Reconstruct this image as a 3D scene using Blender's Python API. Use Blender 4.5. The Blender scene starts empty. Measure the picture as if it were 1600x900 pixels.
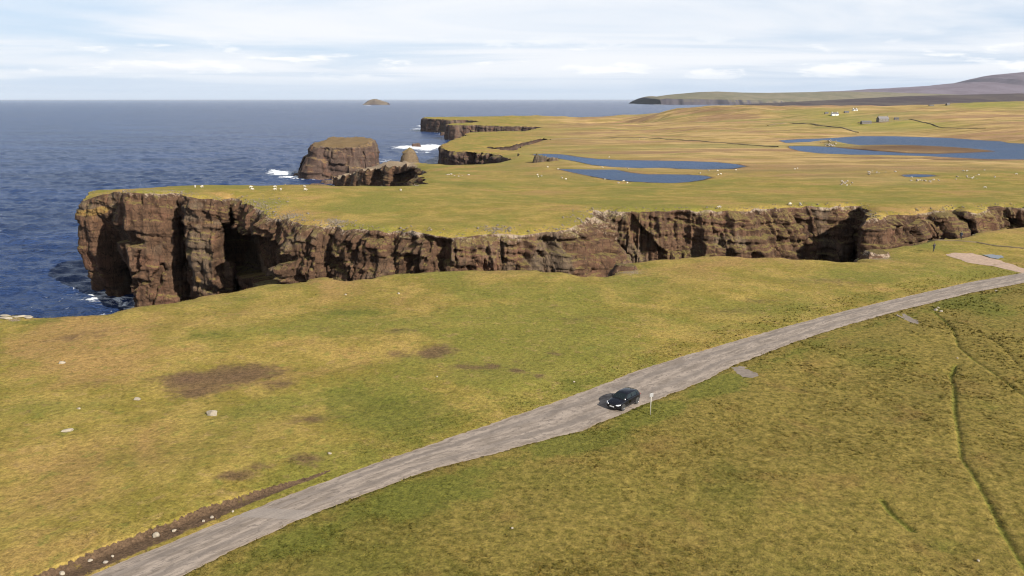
import bpy, bmesh, math, random
import numpy as np
from mathutils import Vector, Matrix
from mathutils.geometry import delaunay_2d_cdt
from mathutils.kdtree import KDTree

random.seed(7)
rng = np.random.default_rng(11)
scene = bpy.context.scene
COL = scene.collection

# ------------------------------------------------------------------ camera, sky, sun, exposure
F = 1200.0                       # focal length in pixels of a 1600 px wide frame
ZC = 71.0                        # camera height over the sea
PITCH = math.atan(295.0 / F)
cam_d = bpy.data.cameras.new("camera")
cam_d.sensor_width = 36.0
cam_d.lens = 36.0 * F / 1600.0
cam_d.clip_start = 0.5
cam_d.clip_end = 200000.0
cam = bpy.data.objects.new("camera", cam_d)
COL.objects.link(cam)
cam.location = (0, 0, ZC)
cam.rotation_euler = (math.pi / 2 - PITCH, 0, 0)
scene.camera = cam

SUN_AZ = math.atan2(0.69, -0.72)      # measured from +Y towards +X
SUN_EL = math.radians(30)
world = bpy.data.worlds.new("World")
scene.world = world
world.use_nodes = True
wn = world.node_tree
for n in list(wn.nodes):
    wn.nodes.remove(n)


class NT:
    """small wrapper that makes node wiring short"""
    def __init__(self, tree):
        self.t = tree

    def n(self, typ, **kw):
        nd = self.t.nodes.new(typ)
        for k, v in kw.items():
            setattr(nd, k, v)
        return nd

    def put(self, sock, v):
        if v is None:
            return
        if isinstance(v, bpy.types.NodeSocket):
            self.t.links.new(v, sock)
        else:
            sock.default_value = v

    def math(self, op, a, b=None, c=None, clamp=False):
        nd = self.n("ShaderNodeMath", operation=op, use_clamp=clamp)
        self.put(nd.inputs[0], a)
        self.put(nd.inputs[1], b)
        self.put(nd.inputs[2], c)
        return nd.outputs[0]

    def vmath(self, op, a, b=None):
        nd = self.n("ShaderNodeVectorMath", operation=op)
        self.put(nd.inputs[0], a)
        self.put(nd.inputs[1], b)
        return nd.outputs[0]

    def noise(self, vec, scale, detail=4.0, rough=0.55, dist=0.0):
        nd = self.n("ShaderNodeTexNoise")
        self.put(nd.inputs["Vector"], vec)
        nd.inputs["Scale"].default_value = scale
        nd.inputs["Detail"].default_value = detail
        nd.inputs["Roughness"].default_value = rough
        nd.inputs["Distortion"].default_value = dist
        return nd.outputs["Fac"]

    def ramp(self, fac, stops, interp="LINEAR"):
        nd = self.n("ShaderNodeValToRGB")
        cr = nd.color_ramp
        cr.interpolation = interp
        while len(cr.elements) < len(stops):
            cr.elements.new(0.5)
        for e, (p, c) in zip(cr.elements, stops):
            e.position = p
            e.color = c if isinstance(c, (tuple, list)) and len(c) == 4 else ((*c, 1) if isinstance(c, (tuple, list)) else (c, c, c, 1))
        self.put(nd.inputs[0], fac)
        return nd.outputs[0]

    def step(self, fac, lo, hi):
        nd = self.n("ShaderNodeMapRange", interpolation_type="SMOOTHSTEP")
        self.put(nd.inputs[0], fac)
        self.put(nd.inputs[1], lo)
        self.put(nd.inputs[2], hi)
        return nd.outputs[0]

    def mix(self, fac, a, b, blend="MIX"):
        nd = self.n("ShaderNodeMix", data_type="RGBA", blend_type=blend)
        self.put(nd.inputs[0], fac)
        for s, v in ((nd.inputs[6], a), (nd.inputs[7], b)):
            if isinstance(v, (tuple, list)) and len(v) == 3:
                v = (*v, 1)
            self.put(s, v)
        return nd.outputs[2]

    def scale(self, vec, s):
        nd = self.n("ShaderNodeMapping")
        self.put(nd.inputs[0], vec)
        nd.inputs["Scale"].default_value = s
        return nd.outputs[0]

    def sep(self, vec):
        nd = self.n("ShaderNodeSeparateXYZ")
        self.put(nd.inputs[0], vec)
        return nd.outputs

    def comb(self, x, y, z):
        nd = self.n("ShaderNodeCombineXYZ")
        for i, v in enumerate((x, y, z)):
            self.put(nd.inputs[i], v)
        return nd.outputs[0]


w = NT(wn)
sky = w.n("ShaderNodeTexSky", sky_type="NISHITA")
sky.sun_disc = False
sky.sun_elevation = SUN_EL
sky.sun_rotation = SUN_AZ
sky.altitude = 50
sky.air_density = 1.0
sky.dust_density = 1.2
sky.ozone_density = 1.6
SKY_K = 0.075
tc = w.n("ShaderNodeTexCoord")
dx, dy, dz = w.sep(tc.outputs["Generated"])[:3]
zc_ = w.math("MAXIMUM", dz, 0.0)
# a cloud deck seen from below: the direction is carried onto a far flat layer
den = w.math("ADD", zc_, 0.035)
deck = w.comb(w.math("DIVIDE", dx, den), w.math("DIVIDE", dy, den), 0.0)
streak = w.noise(w.scale(deck, (0.16, 0.24, 1)), 1.0, 7, 0.6, 0.8)
veil = w.noise(w.scale(deck, (0.06, 0.10, 1)), 1.0, 3, 0.5, 0.3)
cl = w.step(w.math("ADD", w.math("MULTIPLY", streak, 0.6), w.math("MULTIPLY", veil, 0.6)), 0.46, 0.68)
# small heaped clouds standing low over the horizon, all the way round
az = w.math("ARCTAN2", dx, dy)
puffv = w.comb(w.math("MULTIPLY", az, 14.0), w.math("MULTIPLY", dz, 70.0), 3.3)
puff = w.noise(puffv, 1.0, 7, 0.55, 0.2)
band = w.math("MULTIPLY", w.step(dz, 0.018, 0.034), w.math("SUBTRACT", 1.0, w.step(dz, 0.05, 0.085)))
pf = w.math("MULTIPLY", w.step(puff, 0.54, 0.66), band)
skyc = w.vmath("SCALE", sky.outputs[0])
skyc.node.inputs[3].default_value = SKY_K
thin = w.math("SUBTRACT", 0.72, w.math("MULTIPLY", w.step(dz, 0.0, 0.55), 0.62))
pale = w.mix(thin, skyc, (0.54, 0.67, 0.87))           # thin high veil whitens the blue
cl = w.math("MULTIPLY", cl, w.math("MULTIPLY", w.step(dz, 0.0, 0.04), w.math("SUBTRACT", 1.0, w.math("MULTIPLY", w.step(dz, 0.1, 0.7), 0.55))))
c1 = w.mix(w.math("MULTIPLY", cl, 0.9), pale, (0.78, 0.79, 0.815))
c2 = w.mix(w.math("MULTIPLY", pf, 0.9), c1, (0.84, 0.845, 0.85))
bg = w.n("ShaderNodeBackground")
w.put(bg.inputs[0], c2)
bg.inputs[1].default_value = 0.70
wo = w.n("ShaderNodeOutputWorld")
wn.links.new(bg.outputs[0], wo.inputs[0])

sun_d = bpy.data.lights.new("sun", "SUN")
sun_d.energy = 5.0
sun_d.angle = math.radians(0.53)
sun_d.color = (1.0, 0.93, 0.82)
sun = bpy.data.objects.new("sun", sun_d)
COL.objects.link(sun)
SD = Vector((math.sin(SUN_AZ) * math.cos(SUN_EL), math.cos(SUN_AZ) * math.cos(SUN_EL), math.sin(SUN_EL)))
sun.rotation_euler = SD.to_track_quat("Z", "Y").to_euler()
sun.location = SD * 300

vs = scene.view_settings
vs.view_transform = "Standard"
vs.look = "None"
vs.exposure = 0.85
vs.gamma = 1.0
vs.use_curve_mapping = False
scene.cycles.max_bounces = 5
scene.cycles.diffuse_bounces = 2
scene.cycles.glossy_bounces = 3
scene.cycles.volume_bounces = 0
scene.cycles.use_denoising = True
scene.cycles.filter_width = 1.1


# ------------------------------------------------------------------ helpers
def W(u, v, z):
    """world x, y of the place that the photograph shows at pixel (u, v), for a known height z"""
    r = (u - 800) / F
    d = (v - 450) / F
    a = math.cos(PITCH) - d * math.sin(PITCH)
    b = -math.sin(PITCH) - d * math.cos(PITCH)
    t = (z - ZC) / b
    return (r * t, a * t)


def W3(u, v, z):
    return (*W(u, v, z), z)


def PX(x, y, z):
    h = z - ZC
    f = y * math.cos(PITCH) - h * math.sin(PITCH)
    f = np.maximum(f, 1e-3)
    up = y * math.sin(PITCH) + h * math.cos(PITCH)
    return 800 + F * x / f, 450 - F * up / f


_T = rng.random(65536)


def _h(ix, iy, iz, seed):
    k = (ix * 73856093) ^ (iy * 19349663) ^ (iz * 83492791) ^ (seed * 2654435)
    return _T[(k ^ (k >> 13)) & 65535]


def vnoise(x, y, z, seed=0):
    x, y, z = np.broadcast_arrays(np.asarray(x, float), np.asarray(y, float), np.asarray(z, float))
    ix, iy, iz = (np.floor(a).astype(np.int64) for a in (x, y, z))
    fx, fy, fz = x - ix, y - iy, z - iz
    fx, fy, fz = (a * a * (3 - 2 * a) for a in (fx, fy, fz))
    o = 0
    for a in (0, 1):
        wa = fx if a else 1 - fx
        for b in (0, 1):
            wb = fy if b else 1 - fy
            for c in (0, 1):
                o = o + wa * wb * (fz if c else 1 - fz) * _h(ix + a, iy + b, iz + c, seed)
    return o


def fbm(x, y, z=0.0, oct=4, seed=0, gain=0.5):
    s, a, t = 0.0, 1.0, 0.0
    for k in range(oct):
        f = 2.03 ** k
        s = s + a * vnoise(np.asarray(x) * f, np.asarray(y) * f, np.asarray(z) * f, seed + 17 * k)
        t += a
        a *= gain
    return s / t


def sstep(a, b, x):
    t = np.clip((x - a) / (b - a), 0, 1)
    return t * t * (3 - 2 * t)


def inside(px, py, poly):
    px = np.asarray(px, float)
    py = np.asarray(py, float)
    r = np.zeros(px.shape, bool)
    P = np.asarray(poly, float)[:, :2]
    lo, hi = P.min(0), P.max(0)
    idx = np.nonzero((px >= lo[0]) & (px <= hi[0]) & (py >= lo[1]) & (py <= hi[1]))[0]
    if len(idx) == 0:
        return r
    qx, qy = px[idx], py[idx]
    c = np.zeros(len(idx), bool)
    Q = np.roll(P, -1, 0)
    for (x0, y0), (x1, y1) in zip(P, Q):
        if y0 == y1:
            continue
        m = (y0 > qy) != (y1 > qy)
        c ^= m & (qx < (x1 - x0) * (qy - y0) / (y1 - y0) + x0)
    r[idx] = c
    return r


def seg_dist(px, py, line):
    """distance to a polyline and the side sign (+ left of travel)"""
    px = np.asarray(px, float)
    py = np.asarray(py, float)
    best = np.full(px.shape, 1e9)
    side = np.zeros(px.shape)
    L = np.asarray(line, float)[:, :2]
    for (x0, y0), (x1, y1) in zip(L[:-1], L[1:]):
        ex, ey = x1 - x0, y1 - y0
        l2 = ex * ex + ey * ey + 1e-9
        t = np.clip(((px - x0) * ex + (py - y0) * ey) / l2, 0, 1)
        qx, qy = px - x0 - t * ex, py - y0 - t * ey
        d = np.hypot(qx, qy)
        m = d < best
        best = np.where(m, d, best)
        side = np.where(m, np.sign(ex * (py - y0) - ey * (px - x0)), side)
    return best, side


def mesh_obj(name, verts, faces, mat=None, parent=None, smooth=False, attrs=None):
    me = bpy.data.meshes.new(name)
    verts = np.asarray(verts, np.float32)
    me.vertices.add(len(verts))
    me.vertices.foreach_set("co", verts.ravel())
    if isinstance(faces, np.ndarray):
        k = faces.shape[1]
        me.loops.add(faces.size)
        me.polygons.add(len(faces))
        me.loops.foreach_set("vertex_index", faces.astype(np.int32).ravel())
        me.polygons.foreach_set("loop_start", np.arange(0, faces.size, k, dtype=np.int32))
    else:
        me.clear_geometry()
        me.from_pydata([tuple(map(float, v)) for v in verts], [], faces)
    me.update(calc_edges=True)
    me.validate()
    if smooth:
        me.polygons.foreach_set("use_smooth", np.ones(len(me.polygons), bool))
    for k, a in (attrs or {}).items():
        at = me.color_attributes.new(k, "FLOAT_COLOR", "POINT")
        at.data.foreach_set("color", np.asarray(a, np.float32).ravel())
    ob = bpy.data.objects.new(name, me)
    COL.objects.link(ob)
    if mat is not None:
        me.materials.append(mat)
    if parent is not None:
        ob.parent = parent
    return ob


def tag(o, label=None, cat=None, group=None, kind=None):
    for k, v in (("label", label), ("category", cat), ("group", group), ("kind", kind)):
        if v:
            o[k] = v
    return o


def empty(name, loc=(0, 0, 0), rz=0.0):
    o = bpy.data.objects.new(name, None)
    COL.objects.link(o)
    o.location = loc
    o.rotation_euler = (0, 0, rz)
    return o


def new_mat(name):
    m = bpy.data.materials.new(name)
    m.use_nodes = True
    t = NT(m.node_tree)
    b = m.node_tree.nodes["Principled BSDF"]
    return m, t, b


def plain(name, col, rough=0.6, metal=0.0, coat=0.0, var=0.12, scale=6.0, spec=0.5):
    m, t, b = new_mat(name)
    tcn = t.n("ShaderNodeTexCoord")
    nz = t.noise(tcn.outputs["Object"], scale, 4)
    k = t.math("ADD", 1.0 - var, t.math("MULTIPLY", nz, 2 * var))
    c = t.mix(1.0, (*col, 1), t.comb(k, k, k), "MULTIPLY")
    t.put(b.inputs["Base Color"], c)
    b.inputs["Roughness"].default_value = rough
    b.inputs["Metallic"].default_value = metal
    b.inputs["Coat Weight"].default_value = coat
    b.inputs["Specular IOR Level"].default_value = spec
    return m


# ------------------------------------------------------------------ the lie of the land
# coast, walked with the land on the left hand; each entry: x, y, height of the edge, run-out of the face, roughness
def c(u, v, z, run=2.0, rough=1.0):
    return (*W(u, v, z), z, run, rough)


def p(x, y, z, run=2.0, rough=1.0):
    return (x, y, z, run, rough)


def cy(u, y, z, run=2.0, rough=1.0):
    return ((u - 800) / F * (y * math.cos(PITCH) - (z - ZC) * math.sin(PITCH)), y, z, run, rough)


COAST = [
    p(2600, 3600, 30), p(1700, 3650, 20), p(900, 3300, 15), p(520, 2950, 8), p(440, 2760, 5),
    p(330, 2480, 3), p(300, 2330, 3), p(285, 2480, 6), p(230, 2480, 12), p(120, 2330, 20), p(-40, 2150, 26),
    p(-120, 2000, 28), p(-205, 1870, 30),
    c(661, 184, 30), c(668, 184.6, 30), c(690, 186, 29), c(712, 186.5, 29),
    p(-95, 1690, 28), p(-64, 1610, 28), p(-80, 1500, 28),
    p(-112, 1470, 28), p(-118, 1425, 27), p(-100, 1400, 27), p(-60, 1395, 27), p(-20, 1375, 26), p(20, 1350, 26), p(54, 1325, 26, 1),
    p(40, 1260, 25.5), c(820, 204.5, 25), c(780, 204.5, 25), c(735, 206, 25.5), c(718, 213, 25), c(703, 220, 24.5),
    c(690, 225, 24), c(686.5, 227, 24, 1.0), c(691, 232, 24, 1.0), c(700, 234.5, 24, 1.0), c(718, 235.5, 24, 1.0), c(735, 236.5, 24, 1.0), c(752, 237, 24, 1.0),
    c(768, 239, 23.5, 2), c(785, 243.5, 23.5, 3), c(806, 249, 23.5, 1),
    c(812, 252.5, 24.5, 1), c(795, 255, 25.5), c(740, 256.5, 26), c(690, 255.5, 25.5), c(668, 254.5, 25),
    p(-88, 622, 22), p(-112, 640, 18), p(-140, 662, 10), p(-152, 655, 5), p(-140, 632, 9, 2), p(-118, 612, 17, 3),
    p(-96, 592, 22, 2), p(-80, 580, 24, 2), c(657, 261, 25, 2), c(662, 270, 29, 4), c(663, 280, 34, 4), c(664, 286, 36, 4),
    c(655, 290, 37.5), p(-60, 303, 38), p(-100, 305, 38), p(-140, 300, 38), p(-158, 292, 38), p(-155, 281, 37.5, -1, .6),
    # tip of the headland: three upright buttresses, each standing forward of the one to its left
    cy(131, 274, 36.6, -1, .6), cy(145, 271, 37.9, -1.3, .6), cy(163, 270, 39.0, -2, .6), cy(180, 269, 39.8, -2, .6), cy(190, 268, 40.4, -2, .5), cy(191, 247, 42.3, .3, .5), cy(203, 244, 43.0, 2, .5), cy(225, 244, 43.1, 3, .5),
    cy(252, 246, 42.5, 3, .55), cy(276, 249, 42.1, 1, .6), cy(287, 251, 41.7, .3, .6), cy(288, 237, 43.0, .5, .7), cy(300, 235, 42.9, 2, .8),
    cy(338, 236, 41.6, 2), cy(347, 235, 41.2, 1), cy(351, 248, 40.6, .5), cy(362, 250, 40.6, .5), cy(380, 240, 40.4, 1), cy(396, 228, 40.2, 1), c(412, 329, 40, 2), c(436, 339, 40, 4),
    c(470, 346, 40, 5), c(500, 349, 40, 3), c(528, 350, 40, 3), c(545, 354, 40, 3), c(575, 355, 40, 3), c(600, 359, 40, 4),
    c(622, 356, 40, 4), c(645, 360, 40, 2), c(672, 363, 40, 2), c(706, 364, 40, 2), c(735, 363, 40, 2.5), c(765, 361, 40, 2.5), c(792, 361, 40, 3),
    c(830, 360, 40, 4), c(868, 358, 40, 6), c(895, 352, 40, 10), c(912, 343, 40, 15), c(924, 331, 40, 16), c(934, 325, 40, 10),
    c(950, 323, 40, 7), c(990, 325, 40, 7), c(1030, 326, 40, 7), c(1080, 326, 40, 7), c(1130, 326, 40, 7), c(1180, 324, 40, 8),
    c(1230, 322, 40, 8), c(1290, 319.5, 40, 5), c(1335, 317.5, 40, 2), c(1351, 317, 40, 0.3), c(1352, 329, 40, 0.2, .5), c(1354, 338, 40, 0.5, .5), c(1374, 337, 40, 3),
    c(1400, 332, 40, 5), c(1440, 327, 40, 6), c(1480, 326, 40, 5), c(1497, 322, 40, 3), c(1512, 327, 40, 5), c(1545, 326, 40, 5), c(1570, 319, 40, 4), c(1585, 320, 40, 4),
    c(1620, 321, 40, 5), c(1680, 320, 40, 5), c(1740, 322, 40, 3), c(1765, 330, 40, 2), c(1740, 338, 40, 2),
    # the nearer side of the inlet
    c(1690, 345, 40, 2), c(1600, 352.5, 40, 2), c(1565, 355, 40, 2), c(1530, 361, 40, 2), c(1500, 369, 40, 2), c(1450, 374, 40, 2), c(1405, 379, 40, 3),
    c(1368, 388, 39, 8), c(1345, 396, 39, 6), c(1352, 402, 39.4, 5), c(1330, 405, 40, 3), c(1290, 403.5, 40, 3), c(1230, 400, 40, 3), c(1150, 397.5, 40, 3), c(1090, 399, 40, 3), c(1040, 402.5, 40, 3),
    c(1000, 406, 39.5, 5), c(975, 409, 38.8, 8), c(958, 418, 38.4, 8), c(962, 425, 39, 6), c(950, 430, 40, 3), c(915, 428, 40, 3), c(860, 423, 40, 3), c(800, 418, 40, 3), c(740, 417, 40, 3), c(680, 419.5, 40, 3),
    c(620, 424, 40, 3), c(565, 433, 40, 3), c(535, 434, 40, 3), c(520, 428, 40, 3), c(500, 430, 40, 3), c(450, 436, 40, 3), c(390, 441, 40, 3), c(330, 452, 40, 3), c(260, 467, 40, 3),
    c(200, 478, 40, 3), c(145, 487, 40, 3), c(90, 489, 40, 2), c(62, 489, 40, 1), c(40, 486.5, 40, 1), c(0, 487, 40, 1), c(-70, 493, 40, 2), p(-125, 84, 40, 3), p(-150, 30, 40, 3), p(-165, -120, 40, 3),
]
OUTER = [(500, -120, 40), (700, 300, 42), (1250, 900, 45), (2000, 2000, 70), (2900, 3300, 60)]
HOLE = [W3(752, 228.5, 24), W3(775, 229, 24), W3(800, 227, 24), W3(815, 222.5, 24.5), W3(838, 217, 25), W3(853, 214, 25.5),
        W3(856, 216.5, 25.5), W3(842, 221, 25), W3(812, 229, 24), W3(803, 235, 24), W3(785, 233.5, 24), W3(765, 231, 24)][::-1]

PONDS = {
    "pond_near": (31.0, [(872, 264), (900, 264.5), (930, 265), (962, 265), (985, 270), (1010, 272.5), (1045, 272.5), (1075, 273), (1100, 274.5), (1112, 277),
                         (1098, 281), (1075, 284.5), (1050, 286), (1015, 285), (985, 283.5), (955, 281), (925, 275.5), (895, 269.5)]),
    "pond_far": (30.0, [(832, 241), (850, 240.2), (880, 241.5), (905, 245.5), (935, 248.5), (980, 250.3), (1030, 251), (1080, 252), (1120, 253.5), (1150, 256.5), (1166, 260),
                        (1145, 263.5), (1100, 264.8), (1060, 263.5), (1035, 262), (1000, 262.5), (960, 261), (925, 257.5), (900, 252), (870, 247), (845, 245)]),
    "loch": (27.0, [(1217, 219.5), (1250, 217.5), (1290, 216.3), (1345, 212.8), (1400, 213), (1480, 215.5), (1530, 219), (1565, 221), (1575, 223.5), (1600, 224.5), (1660, 226), (1740, 230),
                    (1760, 240), (1700, 247), (1640, 248.6), (1590, 249), (1540, 248.6), (1490, 246), (1440, 243.5), (1380, 242), (1330, 241.5), (1280, 239.5), (1250, 236), (1234, 231.5), (1232, 228.4),
                    (1262, 228), (1300, 229.8), (1330, 232.8), (1370, 236), (1420, 239.5), (1465, 240.3), (1500, 239), (1530, 237.8), (1554, 236.6),
                    (1530, 233.5), (1480, 230), (1430, 227), (1385, 226), (1345, 227), (1325, 224.6), (1300, 222.3), (1262, 221.8), (1228, 223.2)]),
    "far_pond": (14.0, [(912, 196), (935, 194.6), (960, 194.8), (980, 196), (986, 197.6), (965, 199), (940, 199.2), (920, 198)]),
    "moor_pool": (33.3, [(1408, 273.2), (1430, 272.4), (1455, 273), (1463, 275), (1440, 276.4), (1415, 276)]),
}

ctrl = [(x, y, z) for x, y, z, _, _ in COAST] + OUTER + HOLE
for gx in (-140, -90, -40, 10, 60, 110, 160, 240, 330):
    for gy in (-100, -30, 30, 70, 110, 140):
        ctrl.append((gx, gy, 40.0))
for u, v, z in [(900, 312, 38.6), (700, 310, 39.2), (600, 305, 40), (480, 300, 41), (350, 297, 41.6), (1100, 312, 38.4), (1300, 310, 38.2), (1500, 308, 38.2), (1700, 306, 38.5),
                (800, 300, 35.7), (1000, 300, 35.6), (1200, 300, 35.6), (1450, 298, 35.8), (1650, 296, 36), (720, 296, 37.2), (800, 290, 33.0), (860, 285, 31.8), (1150, 288, 32.6), (1300, 285, 33),
                (1500, 285, 34), (1650, 280, 34), (740, 275, 31), (800, 268, 29.6), (840, 255, 28), (1200, 270, 31.2), (1350, 262, 31.5), (1600, 262, 31), (1200, 245, 29.5), (1180, 232, 28),
                (1000, 240, 28.5), (900, 230, 26.5), (1100, 225, 27.5), (950, 215, 25.5), (1050, 208, 26), (1150, 206, 29), (1250, 204, 32), (1400, 204, 31), (1550, 208, 32), (900, 205, 24), (830, 190, 26),
                (880, 182.5, 27), (790, 186.5, 27), (930, 190, 20), (1000, 194, 19), (980, 188, 12), (1020, 178, 34), (1060, 170, 50), (1120, 165, 57), (1200, 165.5, 57), (1290, 167.5, 55), (1378, 192, 38), (1310, 181, 42),
                (1100, 190, 30), (1230, 185, 36), (1480, 185, 44), (1560, 190, 42), (1450, 167, 54), (1500, 162, 61), (1560, 158.5, 66), (1620, 157, 68.2), (1700, 160, 63.9), (1520, 175, 50), (1600, 178, 48), (1580, 195, 40), (1700, 185, 44), (1600, 253, 28.2), (1680, 253, 28.5), (1790, 248, 28.7), (1800, 235, 28.2), (1780, 222, 28.4), (1650, 221, 28.0), (1900, 240, 29.5), (1900, 262, 31), (1750, 270, 32)]:
    ctrl.append(W3(u, v, z))
for x, y, z in [(600, 2900, 25), (1100, 3000, 30), (1700, 3000, 45), (100, 1900, 27), (-60, 1850, 28), (150, 1600, 25), (0, 1500, 27)]:
    ctrl.append((x, y, z))
POND_W = {}
for nm, (zp, uv) in PONDS.items():
    POND_W[nm] = (zp, np.array([W(u, v, zp) for u, v in uv]))
    for q in POND_W[nm][1][::2]:
        ctrl.append((q[0], q[1], zp + 0.15))
CT = np.array(ctrl, float)
_d = np.hypot(CT[:, None, 0] - CT[None, :, 0], CT[:, None, 1] - CT[None, :, 1])
keep = np.ones(len(CT), bool)
for i in range(len(CT)):
    if keep[i]:
        keep[(_d[i] < 1.0) & (np.arange(len(CT)) > i)] = False
CT = CT[keep]
_n = len(CT)
_A = np.zeros((_n + 1, _n + 1))
_A[:_n, :_n] = np.hypot(CT[:, None, 0] - CT[None, :, 0], CT[:, None, 1] - CT[None, :, 1]) - np.eye(_n) * 0.5
_A[:_n, _n] = _A[_n, :_n] = 1
_W = np.linalg.solve(_A, np.r_[CT[:, 2], 0])


def base_z(x, y):
    x = np.asarray(x, float)
    y = np.asarray(y, float)
    o = np.full(x.shape, _W[-1])
    for (cx, cy, _), wgt in zip(CT, _W[:-1]):
        o = o + wgt * np.hypot(x - cx, y - cy)
    return o


# road edges (left/far edge and right/near edge), the land there lies at 40 m
ROAD_A = [W(u, v, 40) for u, v in [(-160, 1030), (0, 958), (145, 897), (300, 834), (440, 778), (567, 731), (700, 685), (800, 651), (900, 617), (1000, 578), (1060, 559), (1120, 541), (1240, 507), (1320, 486), (1400, 467), (1520, 440), (1600, 426), (1690, 410), (1800, 392)]]
ROAD_B = [W(u, v, 40) for u, v in [(30, 1030), (165, 960), (290, 897), (453, 818), (560, 776), (667, 736), (783, 706), (857, 686), (910, 673), (975, 645), (1040, 619), (1095, 598), (1140, 574), (1240, 535), (1320, 509), (1400, 487), (1520, 457), (1600, 442), (1690, 424), (1800, 404)]]


def resample_line(L, n):
    L = np.asarray(L, float)
    s = np.r_[0, np.cumsum(np.hypot(*np.diff(L[:, :2], axis=0).T))]
    t = np.linspace(0, s[-1], n)
    # catmull-like smoothing through a cubic on the chord length
    out = np.stack([np.interp(t, s, L[:, k]) for k in range(L.shape[1])], 1)
    for _ in range(3):
        out[1:-1] = out[1:-1] * .5 + (out[:-2] + out[2:]) * .25
    return out


NR = 520
RA = resample_line(ROAD_A, NR)
RB = resample_line(ROAD_B, NR)
ROAD_POLY = np.r_[RA, RB[::-1]]
ROAD_MID = (RA[::6] + RB[::6]) / 2
DITCH = [[(1461, 488), (1480, 505), (1492, 522), (1497, 540), (1520, 561), (1560, 588), (1600, 616), (1660, 660)],
         [(1475, 498), (1520, 513), (1545, 530), (1572, 548), (1600, 582), (1640, 620)],
         [(1493, 570), (1486, 585), (1491, 605), (1492, 640), (1499, 680), (1503, 715), (1520, 740), (1545, 785), (1575, 840), (1600, 880), (1630, 930)],
         [(1378, 778), (1388, 792), (1400, 803), (1425, 822)],
         [(1247, 546), (1256, 565), (1258, 590), (1240, 630), (1225, 645)]]
DITCH_W = [(np.array([W(u, v, 40) for u, v in L]), dep, wid) for L, dep, wid in zip(DITCH, (.17, .10, .20, .22, .05), (.24, .22, .24, .26, .3))]
BANK = resample_line([W(u, v, 40) for u, v in [(-100, 985), (70, 901), (140, 872), (250, 828), (330, 796), (400, 772), (480, 748), (560, 720), (640, 692)]], 90)
GRAVEL = np.array([W(u, v, 40) for u, v in [(1478, 395), (1490, 393), (1520, 393.5), (1545, 400), (1566, 406), (1584, 413), (1600, 419), (1640, 428), (1600, 427), (1570, 420), (1545, 414), (1510, 408), (1492, 401)]])
PUDDLE = np.array([W(u, v, 40) for u, v in [(1535, 396.5), (1550, 396), (1566, 398), (1569, 401), (1560, 403), (1547, 401)]])
LAYBY = [np.array([W(u, v, 40) for u, v in [(1142, 574), (1152, 572), (1166, 574), (1178, 581), (1186, 587), (1176, 590), (1160, 589), (1150, 583)]]),
         np.array([W(u, v, 40) for u, v in [(1402, 491), (1412, 490), (1424, 494), (1438, 504), (1436, 508), (1426, 506), (1412, 499)]])]


def ell(x, y, u, v, ru, rv, z=40.0):
    """soft oval patch given by its place and extent in the photograph"""
    cx, cy = W(u, v, z)
    rx = abs(W(u + ru, v, z)[0] - cx)
    ry = abs(W(u, v - rv, z)[1] - W(u, v + rv, z)[1]) / 2
    return np.exp(-(((x - cx) / rx) ** 2 + ((y - cy) / ry) ** 2))


def edge_kd(pts):
    k = KDTree(len(pts))
    for i, q in enumerate(pts):
        k.insert((q[0], q[1], 0), i)
    k.balance()
    return k


def densify(ctl, closed, stepf, jag=0.10, seed=3):
    """cut the walked edge into short pieces with a ragged, self-similar wander"""
    r = np.random.default_rng(seed)
    pts = [np.array(q, float) for q in ctl]
    if closed:
        pts.append(pts[0].copy())
    out = [pts[0]]

    def sub(a, b, depth):
        L = math.hypot(*(b - a)[:2])
        st = stepf((a + b) / 2)
        if L < st or depth > 12:
            out.append(b)
            return
        m = (a + b) / 2
        e = (b - a)[:2] / max(L, 1e-6)
        k = jag * min(L, 12.0 + 0.01 * math.hypot(m[0], m[1])) * r.normal()
        m[:2] += np.array([-e[1], e[0]]) * k
        sub(a, m, depth + 1)
        sub(m, b, depth + 1)

    for a, b in zip(pts[:-1], pts[1:]):
        sub(a, b, 0)
    o = np.array(out)
    return o[:-1] if closed else o


def coast_step(q):
    d = math.hypot(q[0], q[1])
    if q[1] < 175 and q[0] < 110 and not (q[1] > 150 and q[0] > 60):
        return 0.9
    return max(0.42, d * 0.0019)


CO = densify(COAST, False, coast_step)
HO = densify([(*q, 1.0, 1.0) for q in HOLE], True, lambda q: 2.0, 0.06)
LAND = np.r_[CO[:, :2], np.array(densify([(q[0], q[1], q[2], 0, 0) for q in OUTER], False, lambda q: 60, 0.0))[:, :2]]
KD_CO = edge_kd(np.r_[CO[:, :2], HO[:, :2]])


def rim_dist(x, y):
    return np.array([KD_CO.find((a, b, 0))[2] for a, b in zip(x, y)])


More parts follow.
